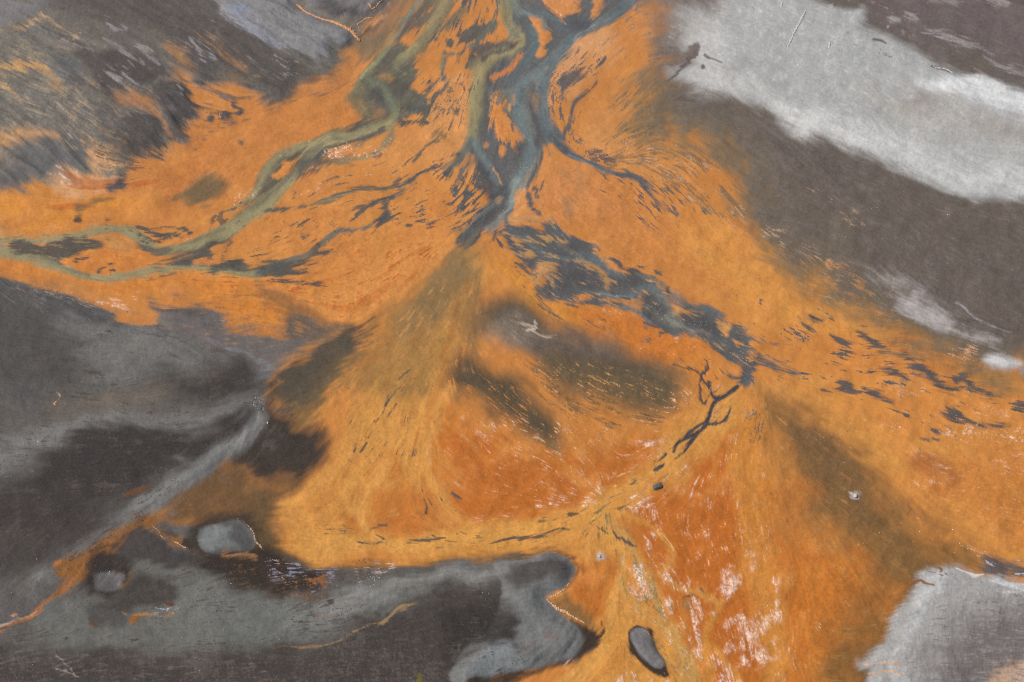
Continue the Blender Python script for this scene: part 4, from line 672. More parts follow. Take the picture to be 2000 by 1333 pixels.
K([(1200,20),(1260,-20),(1270,60),(1230,110),(1180,140),(1150,130)], (128,112,98), 1.1, 15, 'fine', .7)
P([(1100,70),(1112,36),(1128,28),(1150,30),(1152,48),(1130,62),(1110,58)], (88,86,88), 5, (2,3,0), 5, .9)
K([(1180,345),(1260,360),(1320,420),(1340,460),(1250,430),(1190,400),(1175,360)], (96,88,84), .85, 14, 'flow', .9); K([(1260,350),(1340,380),(1380,420),(1330,410),(1280,380)], (96,88,84), .6, 10, 'flow', .85)
K([(1200,440),(1400,480),(1480,640),(1300,600),(1180,520)], (120,104,88), 1.5, 30, 'speck', .7)

# ---- eastern braids
P([(1000,435),(1014,440),(1040,440),(1058,446),(1068,430),(1085,428),(1096,446),(1112,462),(1135,468),(1152,472),(1166,484),(1172,488),(1156,482),(1168,500),(1182,512),(1200,526),(1215,528),(1235,526),(1258,534),(1275,548),(1280,560),(1300,578),(1335,590),(1362,594),(1385,596),(1400,605),(1412,622),(1420,632),(1430,632),(1448,644),(1470,660),(1505,672),(1545,672),(1500,674),(1465,668),(1470,690),(1490,700),(1530,712),(1560,730),(1520,722),(1490,718),(1478,722),(1474,752),(1456,756),(1440,748),(1422,735),(1428,728),(1446,735),(1450,718),(1425,706),(1400,690),(1372,668),(1345,655),(1320,655),(1300,645),(1282,640),(1258,620),(1235,606),(1200,600),(1165,600),(1120,592),(1090,588),(1062,580),(1048,570),(1045,560),(1060,560),(1072,548),(1085,528),(1070,520),(1045,515),(1050,530),(1035,522),(1012,500),(995,480),(985,462),(975,450),(990,440)], (95,93,91), 4, (1.5,3,1), 5, 1, z=-.5, wet=.35, obj=ER)
for q, c in (([(1036,466),(1050,468),(1060,476),(1050,484),(1035,475)], OLV), ([(1060,455),(1078,452),(1085,462),(1075,475),(1062,470)], (180,136,84)), ([(1090,462),(1108,472),(1120,474),(1105,480),(1088,472)], (196,144,88)), ([(1022,482),(1035,486),(1036,496),(1024,494)], (186,138,82)), ([(1000,465),(1015,468),(1028,478),(1010,478)], (190,140,84)), ([(1034,460),(1042,466),(1046,478),(1038,474)], (186,138,84)),
             ([(1048,508),(1075,512),(1090,520),(1082,535),(1068,548),(1052,550),(1035,538),(1050,528)], (186,138,88)), ([(1100,504),(1120,508),(1142,508),(1138,512),(1112,512)], (200,150,96)), ([(1150,512),(1168,514),(1182,522),(1190,538),(1196,556),(1186,566),(1178,548),(1165,530),(1148,520)], (184,134,78)), ([(1124,580),(1140,573),(1160,574),(1168,580),(1150,586),(1130,588)], (200,132,72)), ([(1170,588),(1195,580),(1235,574),(1250,572),(1256,585),(1252,602),(1238,600),(1212,594),(1185,592)], (192,132,78)),
             ([(1284,572),(1300,580),(1325,592),(1345,604),(1368,612),(1340,610),(1325,620),(1312,612),(1302,600),(1296,584)], (206,142,78)), ([(1330,626),(1345,640),(1365,648),(1392,652),(1370,654),(1345,648),(1332,638)], (188,128,78)), ([(1398,615),(1412,630),(1422,638),(1415,652),(1405,645),(1400,630)], (204,146,82)), ([(1424,660),(1450,664),(1440,672)], (206,140,78)), ([(1450,688),(1468,692),(1478,704),(1466,706)], (206,140,78)), ([(1425,715),(1448,720),(1444,734),(1430,730)], (204,134,74)), ([(1384,668),(1400,672),(1418,676),(1398,676)], (150,124,84)),
             ([(1190,502),(1215,520),(1235,525),(1210,524),(1195,516)], (206,140,78))):
    P(q, c, 3, (1.5,3,0), 6, .9, z=.3, wet=.1, obj=-1)
L([(1082,435,3),(1098,456,4),(1115,468,4),(1140,474,4),(1158,478,3),(1172,488,1.5)], (84,92,93), 2.5, (1.5,2,0), 2, .9)
L([(1008,455,3.8),(1030,470,5.0),(1050,490,5.0),(1080,502,6.2),(1110,503,6.2),(1140,500,7.5),(1165,508,7.5),(1182,522,7.5),(1200,532,7.5),(1222,540,6.2)], (96,106,107), 4, (1.5,2,0), 2, .75)
L([(1130,568,3.8),(1155,568,6.2),(1178,575,6.2),(1200,577,6.2),(1228,570,7.5),(1258,562,8.8),(1280,564,8.8),(1302,574,7.5),(1330,586,7.5),(1360,598,6.2),(1385,604,5.0),(1410,618,3.8)], (100,107,106), 6, (1.5,2,0), 2, .8)
L([(1172,572,1.5),(1200,577,2),(1235,572,2)], (140,150,144), 2.5, (1,2,0), 1, .7); L([(1275,572,5.0),(1298,586,5.0),(1308,605,6.2),(1322,622,7.5),(1342,638,7.5),(1365,650,6.2),(1385,656,5.0)], (100,107,106), 6, (1.5,2,0), 2, .8)
L([(1300,612,2),(1330,636,2.5),(1360,650,2)], (134,140,122), 2.5, (1,2,0), 1, .7); L([(1210,596,3.1),(1236,600,3.8),(1252,612,4.4),(1272,628,3.8)], (118,126,124), 3, (1.5,2,0), 2, .8)
for q in ([(1062,550),(1082,528),(1095,525),(1112,540),(1120,560),(1100,575),(1075,570)], [(1112,535),(1130,522),(1150,520),(1170,536),(1182,552),(1180,566),(1150,568),(1120,555)], [(1200,540),(1230,532),(1262,542),(1275,556),(1240,560),(1212,566),(1196,560)], [(1100,484),(1130,476),(1155,482),(1165,494),(1140,498),(1108,496)], [(1256,574),(1272,578),(1290,600),(1300,620),(1280,622),(1262,610)], [(1335,622),(1358,614),(1385,620),(1396,636),(1392,648),(1368,646),(1346,636)], [(1428,640),(1438,636),(1450,650),(1442,656),(1424,652)]):
    P(q, (86,82,79), 7, (2,3.5,1), 5, .8)
K([(990,440),(1090,440),(1170,500),(1060,510),(1000,490)], (160,124,82), .7, 10, 'flow', .8); K([(1180,540),(1200,540),(1200,566),(1180,566)], (86,82,80), .6, 6, 'speck', .9)
BARS = reg(23, 'silt_bar', 'slender dark bar just above the blue eastern channel', 'silt bar')
P([(1195,502),(1210,506),(1222,516),(1242,522),(1255,530),(1235,528),(1212,520),(1205,512)], (84,82,82), 2, (1.5,2.5,0), 4, .95, obj=BARS)
BARS = reg(24, 'silt_bar', 'round dark blob on the bank of the blue eastern channel', 'silt bar')
P([(1297,563),(1305,562),(1308,572),(1302,578),(1296,573)], (86,82,80), 2.5, (1,1.5,0), 2, .95, obj=BARS)
for q in ([(1250,522,1),(1260,523,1.5)], [(1270,545,2),(1278,545,1)], [(1284,536,3),(1292,540,3)], [(1484,592,3),(1486,598,2)], [(1262,634,3),(1276,638,3),(1288,640,1.5)], [(1100,592,1.5),(1120,598,2.5),(1135,600,1.5)], [(1288,652,3),(1300,648,2.5)], [(1250,664,1.5),(1266,665,1.5)]): L(q, (98,92,88), 1.8, (1.5,2,0), 4, .95)
K([(1000,540),(1030,560),(1100,620),(1090,620),(1040,585),(1000,560)], (92,88,80), .8, 6, 'flow', .95); K([(1005,510),(1050,530),(1050,545),(1010,530)], (86,86,86), .5, 6, 'speck', .9)
for q in ([(1008,516,4),(1020,520,5),(1035,530,4),(1048,536,2)], [(1050,575,2),(1062,590,2),(1075,604,2.5),(1088,613,1.5)], [(1022,558,1.5),(1032,575,2)]): L(q, (88,86,84), 2, (1.5,2.5,0), 5, .9)
K([(1440,640),(1560,640),(1640,660),(1560,680),(1450,660)], (84,86,90), 1.3, 10, 'speck', .95); K([(1460,685),(1560,700),(1600,735),(1520,730)], (86,88,92), .7, 9, 'flow', .95)
K([(1250,700),(1290,700),(1330,712),(1300,716)], (104,96,84), .7, 6, 'speck', .9)
# dark bars of the lower east
EB = [('dark wispy bar east of where the blue channel frays out', [(1620,655),(1640,656),(1655,668),(1668,688),(1650,680),(1634,668)]),
      ('narrow dark bar uphill of the small white mound', [(1674,648),(1692,650),(1706,664),(1722,676),(1740,686),(1722,688),(1700,676),(1684,662)]),
      ('frayed dark fan at the start of the lower row of bars', [(1634,746),(1650,740),(1664,748),(1676,758),(1694,758),(1680,768),(1664,770),(1644,764),(1606,760),(1638,756)]),
      ('dark bar with a toothed top following the frayed fan', [(1688,756),(1704,760),(1714,758),(1726,772),(1750,784),(1720,778),(1700,770)]),
      ('small dark dash over pale foam east of the braids', [(1722,722),(1736,718),(1752,726),(1776,742),(1754,736)]),
      ('feathered dark bar trailing a thin tail to the east edge', [(1770,718),(1786,712),(1800,716),(1818,730),(1834,744),(1862,756),(1890,760),(1860,760),(1832,752),(1806,738),(1788,732)]),
      ('forked dark bar beside the brown plain at the east edge', [(1856,740),(1872,736),(1884,732),(1896,748),(1916,762),(1950,772),(1962,776),(1920,770),(1896,764),(1880,752),(1868,752)]),
      ('large dark hooked bar above the glittering foam sheet', [(1834,808),(1848,804),(1846,796),(1862,796),(1876,806),(1890,820),(1908,830),(1972,831),(1940,837),(1905,836),(1880,826),(1856,818)]),
      ('short dark smudge under the hooked bar among white foam', [(1820,838),(1834,836),(1846,846),(1836,848),(1824,844)]),
      ('low dark dash below the glittering foam sheet', [(1795,856),(1812,854),(1834,862),(1816,862)]),
      ('dark wisp at the north end of the eastern bars', [(1586,618),(1600,622),(1612,630),(1598,630)]),
      ('dark bar on the east edge beside pale foam', [(1978,792),(1990,786),(2010,790),(2020,800),(1990,802)]),
      ('dark streak joining the braids to the eastern bars', [(1560,624),(1572,630),(1590,642),(1600,652),(1580,644)])]
for k, (lb, q) in enumerate(EB):
    i = reg(30 + k, 'silt_bar', lb, 'silt bar', None, 'dark silt bars of the eastern fan')
    P(q, (80,80,80), 3, (1,2.5,0), 5, .92, obj=i)
L([(1790,716,2),(1830,740,1.5)], (92,94,95), 2, (1.5,2,0), 4, .5); L([(1720,690,3),(1760,696,3),(1800,704,2)], (112,100,80), 4, (2,3,0), 6, .8)
K([(1690,770),(1760,800),(1840,830),(1900,840),(1840,850),(1740,810)], (86,86,86), 1.15, 14, 'flow', .9); K([(1600,640),(1700,700),(1800,760),(1700,740),(1600,690)], (96,90,84), 1.35, 16, 'flow', .9)
K([(1880,760),(2060,780),(2060,810),(1930,790)], (96,88,80), .9, 10, 'flow', .85); K([(1740,770),(1820,790),(1820,830),(1750,820)], (88,86,84), .95, 10, 'flow', .9)
P([(1870,700),(1930,720),(2060,760),(2060,790),(1960,770),(1890,745)], (134,108,74), 14, (3,6,3), 8, .7, thin=1.2)

# ---- western olive river
WR = reg(50, 'river', 'olive silty western river winding between dark margins', None, 'structure')
P([(640,262),(690,252),(745,240),(770,226),(776,236),(752,258),(715,276),(690,284),(662,288),(640,290),(626,312),(600,320),(592,335),(570,352),(555,372),(530,392),(520,410),(500,424),(470,440),(440,470),(400,490),(350,502),(310,502),(282,494),(265,478),(250,462),(228,452),(200,448),(165,456),(110,470),(110,460),(170,446),(205,438),(240,444),(262,456),(275,472),(290,484),(320,490),(355,482),(390,470),(430,448),(480,410),(510,382),(500,395),(470,408),(492,378),(500,350),(512,335),(530,312),(560,290),(600,278)], (86,84,74), 3.5, (1.5,2.5,0), 2.5, .95, z=-.3, wet=.3)
for pts in ([(772,215,6.2),(768,232,7.5),(756,244,10.0),(738,250,10.0),(712,256,8.8),(690,262,7.5),(662,266,7.5),(638,272,6.2)],
            [(640,270,5.0),(610,279,5.0),(585,284,6.2),(562,294,7.5),(545,306,8.8),(532,320,8.8),(520,338,8.8),(506,358,7.5),(496,376,6.2),(486,390,5.0),(468,402,4.4),(450,412,4.4)],
            [(634,276,6.2),(618,290,7.5),(606,306,8.8),(592,326,10.0),(574,344,10.0),(552,366,12.5),(528,388,13.8),(508,406,15.0),(486,424,12.5),(460,440,10.0),(430,456,10.0),(400,470,8.8),(372,482,7.5),(345,490,7.5),(318,494,6.2),(296,488,7.5),(282,476,10.0),(268,464,11.2),(252,454,11.2),(232,446,8.8),(205,443,7.5),(178,447,7.5),(150,455,7.5),(115,463,8.8),(60,468,7.5),(0,474,6.2),(-300,486,7.5)]):
    L(pts, WO, 4, (1.5,2.5,0), 2, .97, wet=.8, rip=0, obj=WR)
L([(766,238,2.5),(745,250,3.8),(715,262,3.8),(690,270,3.8),(664,276,3.1),(640,282,3.1),(622,290,2.5)], WOL, 2.5, (1,2,0.0), 1, .85, obj=WR); L([(640,271,3.1),(620,277,3.8),(604,284,2.5),(592,300,1.9),(580,314,1.2)], WOL, 2, (1,2,0.0), 1, .8, obj=WR)
L([(540,372,5),(512,396,5),(486,416,5),(456,434,4),(410,458,4),(360,480,3)], (150,140,102), 5, (1.5,2,0), 2, .6); L([(1,460,5),(60,458,4),(110,458,4),(150,450,2)], (196,138,74), 4, (1.5,2,0), 3, .6)
P([(556,314),(572,310),(590,296),(580,318),(566,338),(555,345),(538,350),(532,342),(545,330)], (206,132,64), 2.5, (1.2,2,0), 2.5, 1, z=.3, wet=0, obj=reg(25, 'sandbar', 'orange lens splitting the western olive river', 'sandbar', None, 'orange sandbars among the braids'))
P([(598,330),(620,322),(648,317),(640,322),(615,330)], (212,150,92), 1.8, (1,1.5,0), 2, 1, wet=0, obj=reg(26, 'sandbar', 'thin pale orange sliver in dark silt east of the olive river', 'sandbar', None, 'orange sandbars among the braids'))
P([(590,312),(610,302),(636,284),(640,296),(628,310),(648,306),(668,308),(690,306),(660,318),(612,332),(598,336),(640,328),(630,334),(590,350),(575,352),(585,330)], (82,79,74), 4, (2,3,0), 4, .85)
L([(690,322,2),(668,316,3),(648,318,3),(625,330,3)], (110,106,88), 3, (1.5,2,0), 3, .8)
L([(768,244,5),(764,262,6),(755,280,6),(740,294,5),(722,303,4),(700,308,4),(678,312,3),(650,314,2)], (142,128,92), 3.5, (1.5,2.5,0), 3, .9); L([(748,250,3),(730,270,4),(715,278,3)], (166,124,80), 4, (1.5,2,0), 4, .7)
P([(662,272),(700,268),(745,248),(752,252),(725,268),(708,276),(690,278)], (82,79,74), 3, (1.5,2,0), 4, .85); P([(690,276),(720,270),(740,262),(720,278),(700,290),(680,284)], (118,104,82), 5, (1.5,2,0), 5, .6)
P([(730,302),(745,298),(746,304),(732,308)], (84,80,80), 2.5, (1.5,2,0), 3, .85); L([(768,262,4),(762,278,5),(750,290,3)], (132,104,78), 4, (2,3,0), 5, .5, thin=.8)
# southern arm
P([(-300,478),(-60,484),(20,486),(70,494),(100,502),(130,520),(160,532),(190,540),(240,540),(290,530),(340,516),(380,500),(415,482),(420,476),(412,492),(408,506),(420,512),(446,508),(470,508),(474,514),(490,522),(505,520),(520,516),(560,508),(590,500),(610,485),(630,465),(660,450),(690,444),(720,436),(738,424),(745,412),(752,396),(760,392),(758,406),(764,420),(750,428),(735,436),(700,446),(660,456),(640,470),(620,490),(640,488),(660,494),(630,500),(600,505),(630,512),(600,512),(570,518),(605,532),(570,534),(550,542),(520,536),(500,538),(460,538),(420,534),(370,524),(330,528),(280,538),(230,546),(180,546),(140,540),(110,524),(70,506),(20,500),(-300,492)], (86,84,76), 3, (1.5,2.5,0), 3.5, .95, z=-.3, wet=.3)
L([(-300,488,11.2),(-40,490,10.0),(20,496,11.2),(60,502,11.2),(96,512,11.2),(125,526,10.0),(155,536,8.8),(190,541,7.5),(230,540,6.2),(270,535,6.2),(310,527,6.2),(345,521,6.2),(380,521,6.2),(410,527,5.0),(440,532,5.0),(480,534,5.0),(505,532,5.0)], WO, 3.5, (1.5,2.5,0), 2, .97, wet=.8, rip=0, obj=WR)
L([(500,532,4),(530,526,4),(556,512,4),(580,503,4),(602,496,4),(618,482,4),(634,466,4),(650,456,4),(690,446,3),(725,437,2.5)], (112,114,100), 3, (1.5,2,0), 2, .9, wet=.7, obj=WR)
P([(504,528),(520,516),(555,508),(575,512),(560,520),(540,536)], (84,82,76), 4, (1.5,2.5,0), 6, .9)
for q in ([(560,516,2),(590,515,3),(625,516,1.5)], [(545,530,3),(570,530,2.5),(600,528,1.5)], [(520,540,1.5),(548,547,2),(580,552,1.5),(622,555,1)], [(555,553,1),(600,558,1.5),(635,558,1)], [(612,494,3),(635,494,3),(655,488,1.5)], [(610,488,2),(625,482,2),(635,480,1)]): L(q, (86,82,76), 1.8, (1.5,2.5,0), 4, .95)
BA = reg(27, 'silt_bar', 'long dark bar in the western fork ending in feathered points', 'silt bar')
P([(16,486),(30,474),(48,468),(62,474),(76,480),(100,470),(140,460),(172,456),(186,462),(200,474),(206,486),(180,490),(160,494),(150,506),(130,518),(112,510),(92,500),(60,498)], (82,77,70), 3.5, (2,3,0), 5, .97, wet=.2, rip=.4, z=.3, obj=BA)
K([(70,478),(180,456),(200,480),(130,510),(90,498)], (132,112,74), .85, 8, 'flow', .8)
BB = reg(28, 'sandbar', 'orange teardrop island enclosed by the western fork', 'sandbar', None, 'orange sandbars among the braids')
P([(176,458),(210,456),(235,462),(252,480),(268,490),(285,498),(330,500),(360,496),(320,506),(280,520),(245,530),(200,534),(165,530),(140,522),(124,514),(140,504),(168,498),(152,492),(190,488),(206,484),(196,470)], (202,126,58), 3, (1.5,2.5,0), 4, 1, z=.3, wet=0, obj=BB)
P([(176,458),(215,460),(240,474),(262,490),(240,496),(212,488),(198,472)], (192,138,78), 8, (2,4,0), 4, .8); L([(206,466,3),(215,468,3)], (120,104,72), 4, (2,2,0), 4, .7)
for q in ([(186,533,2.5),(200,522,3),(216,516,2),(226,512,1)], [(216,532,2),(226,528,3),(222,518,1.5)], [(172,504,1),(150,510,1.5)]): L(q, (80,75,68), 1.8, (1.5,2.5,0), 4, .95)
P([(285,524),(320,514),(360,500),(392,484),(415,474),(418,478),(410,498),(396,508),(372,512),(345,516)], (84,80,74), 4, (1.5,2.5,0), 5, .9); P([(404,532),(428,514),(450,508),(468,506),(474,512),(452,524),(428,532)], (84,80,74), 3.5, (1.5,2.5,0), 5, .95)
P([(376,512),(395,506),(410,510),(425,508),(400,516),(384,518)], (202,126,62), 2.5, (1.5,2,0), 3, .9); L([(428,502,3),(436,486,3.5),(448,472,2)], (96,88,74), 2.5, (1.5,2.5,0), 5, .85)
for q in ([(255,449,2),(300,446,2.5),(340,448,3),(372,453,2)], [(270,462,2.5),(295,456,3),(320,460,2.5),(345,462,2)], [(275,473,3),(300,466,3),(325,463,2)], [(282,478,3),(310,472,2),(350,462,1.5)], [(240,442,1.5),(255,440,1.5)], [(205,440,1),(213,428,1.5),(220,424,1)]): L(q, (84,78,70), 2, (1.5,2.5,0), 5, .95)
P([(270,480),(290,484),(310,492),(340,490),(320,498),(290,496)], (84,80,74), 3.5, (1.5,2,0), 3, .8)
K([(420,420),(445,410),(470,400),(440,440),(420,436)], (84,78,70), .2, 6, 'blot', .8)
L([(310,540,1),(330,536,2),(345,530,1)], (104,94,78), 1.5, (1.5,2,0), 3, .8)
K([(300,530),(420,540),(560,560),(640,600),(560,600),(420,560),(300,560)], (180,96,44), .9, 15, 'flow', .6)
# middle twigs
for q in ([(520,412,4),(545,408,5),(562,410,3)], [(540,410,2.5),(575,408,2.5),(612,405,2.5),(640,398,3),(660,388,3),(690,376,3),(715,372,3),(740,370,3.5),(765,366,3),(780,368,2)]): L(q, (98,94,80), 2, (1.5,2.5,0), 4, .95)
L([(770,368,2),(790,360,3),(805,352,4),(815,345,4),(830,335,4),(845,330,3)], (100,102,94), 2.5, (1.5,2.5,0), 3, .95); L([(600,406,1.2),(650,393,1.5),(700,375,1.2)], (140,130,98), 1.5, (1,1.5,0), 1, .7)
L([(800,356,4),(820,342,5),(845,332,6),(866,330,5)], (84,82,78), 3, (1.5,2.5,0), 6, .9); L([(782,366,3),(770,360,4),(778,352,3)], (86,84,80), 2.5, (1.5,2,0), 4, .9)
L([(748,398,2),(755,388,2.5),(772,380,2.5),(790,368,2)], (100,98,88), 2, (1.5,2,0), 3, .9); L([(690,415,3),(705,406,4),(725,398,3),(745,390,2),(768,384,2)], (86,84,80), 2, (1.5,2.5,0), 5, .95)
P([(738,426),(748,414),(762,420),(770,428),(750,436),(730,438)], (82,82,80), 2.5, (1.5,2,0), 4, .95); L([(806,320,3),(815,308,3.5),(825,294,3),(840,284,2),(860,276,1.5)], (96,92,80), 2, (1.5,2.5,0), 4, .9); L([(845,272,4),(856,266,5),(870,268,3)], (120,104,74), 3, (2,3,0), 6, .8)
for q in ([(815,400,2),(825,392,2.5),(838,388,1)], [(800,424,1.5),(812,420,1.5)], [(848,318,3),(868,310,2)], [(868,398,1.5),(876,400,2)], [(575,380,1.2),(574,390,1.2)], [(630,360,1),(660,345,1)], [(570,440,2),(580,434,1.5)], [(590,460,2),(600,456,1)]): L(q, (98,90,80), 1.5, (1.5,2,0), 4, .9)
K([(760,370),(880,340),(900,420),(820,450),(770,430)], (98,90,82), 1.25, 15, 'fine', .85); K([(540,440),(640,420),(700,440),(620,480),(540,470)], (110,94,72), 1.35, 20, 'fine', .8)
K([(600,480),(760,450),(880,470),(760,590),(620,580)], (178,98,46), .9, 25, 'flow', .45)

# ---- eastern small tree-like stream
TR = reg(29, 'stream', 'dark branching rivulet like a bare tree in orange mud', None, 'structure')
for q in ([(1438,755,5),(1426,765,4),(1412,773,3.5),(1401,779,4),(1391,791,5),(1385,804,5),(1382,818,6),(1376,834,5),(1360,848,4),(1340,858,4),(1328,868,3.5),(1318,881,2.5)], [(1384,748,3.5),(1386,758,4),(1393,768,4),(1398,778,4)], [(1374,705,1),(1381,712,3),(1378,722,3.5),(1370,733,4),(1374,744,2.5),(1382,754,3)], [(1368,738,2.5),(1365,752,2),(1363,772,2.5),(1368,786,3),(1378,780,2),(1386,770,2)], [(1316,711,1),(1335,717,2),(1350,722,1.5),(1364,728,2)], [(1427,794,1),(1421,808,2.5),(1412,818,3.5),(1400,824,3),(1386,830,3)], [(1376,826,2.5),(1360,833,3),(1348,843,3),(1340,855,3)], [(1362,850,2),(1352,862,2.5),(1342,876,3),(1338,882,1.5)], [(1280,901,1),(1292,895,3),(1302,886,2)], [(1406,756,1),(1396,764,1.5)], [(1278,917,2),(1290,910,3),(1298,905,1.5)]):
    L(q, (74,70,70), 1.6, (1.2,2,0), 2, 1, z=-.25, wet=.5, obj=TR)
K([(1450,800),(1480,810),(1490,850),(1470,870),(1455,840)], (104,92,76), .5, 6, 'fine', .9); K([(1200,960),(1330,870),(1350,880),(1240,980),(1190,1000)], (112,92,64), 1.1, 10, 'flow', .9)
K([(1370,700),(1440,740),(1420,800),(1350,850),(1300,870),(1370,780)], (120,92,58), 1.3, 10, 'fine', .8)
# southern flow threads
for q in ([(955,1062,1),(975,1056,3),(1000,1053,3.5),(1030,1051,2.5),(1060,1047,2.5),(1090,1038,2),(1130,1030,1)], [(798,1058,1.5),(820,1056,3),(845,1057,2),(872,1053,2)], [(722,1030,2),(740,1028,2.5),(752,1026,3)], [(700,1059,1),(725,1063,2),(748,1061,1)], [(828,1002,1.5),(834,990,4),(830,976,2)], [(838,975,1),(845,985,1.5)], [(1205,1040,2),(1220,1058,4),(1240,1066,2)], [(1165,1025,1.5),(1178,1034,2.5),(1190,1040,1)], [(1228,1096,1),(1235,1102,1.5),(1245,1100,1)], [(1205,1080,1),(1215,1095,1.2)], [(1340,1162,1.5),(1362,1162,1)], [(1370,1148,1),(1380,1156,1.5)], [(1250,1060,1),(1253,1075,2)], [(1112,1004,1),(1135,1010,2)], [(718,866,2),(712,876,3),(708,882,1.5)], [(755,790,1.5),(765,775,2),(780,760,1)], [(762,812,2),(775,790,1.5)], [(690,882,1.5),(696,866,1.5)], [(780,738,2),(792,726,2),(800,722,1)], [(815,880,1.5),(810,892,2)], [(884,964,1.5),(898,975,2),(902,985,1.5)]):
    L(q, (88,80,70), 1.6, (1.5,2,0), 3, .95)
K([(680,800),(800,740),(840,760),(780,860),(720,900),(660,900)], (92,82,64), 1.55, 15, 'flow', .95); K([(760,880),(830,880),(880,960),(910,1020),(860,1000),(800,930)], (92,80,60), 1.5, 12, 'flow', .95)
K([(640,1020),(900,1040),(1140,1000),(1140,1050),(900,1070),(660,1060)], (120,84,46), 1.3, 10, 'flow', .8); K([(1150,1000),(1230,1020),(1280,1130),(1330,1240),(1300,1240),(1220,1120)], (128,102,58), .9, 12, 'flow', .7)
K([(1190,1040),(1230,1080),(1330,1250),(1360,1333),(1310,1333),(1250,1200),(1200,1100)], (150,120,70), .6, 12, 'flow', .55)
K([(1180,1180),(1215,1180),(1215,1300),(1180,1270)], (168,110,52), .8, 10, 'flow', .6)
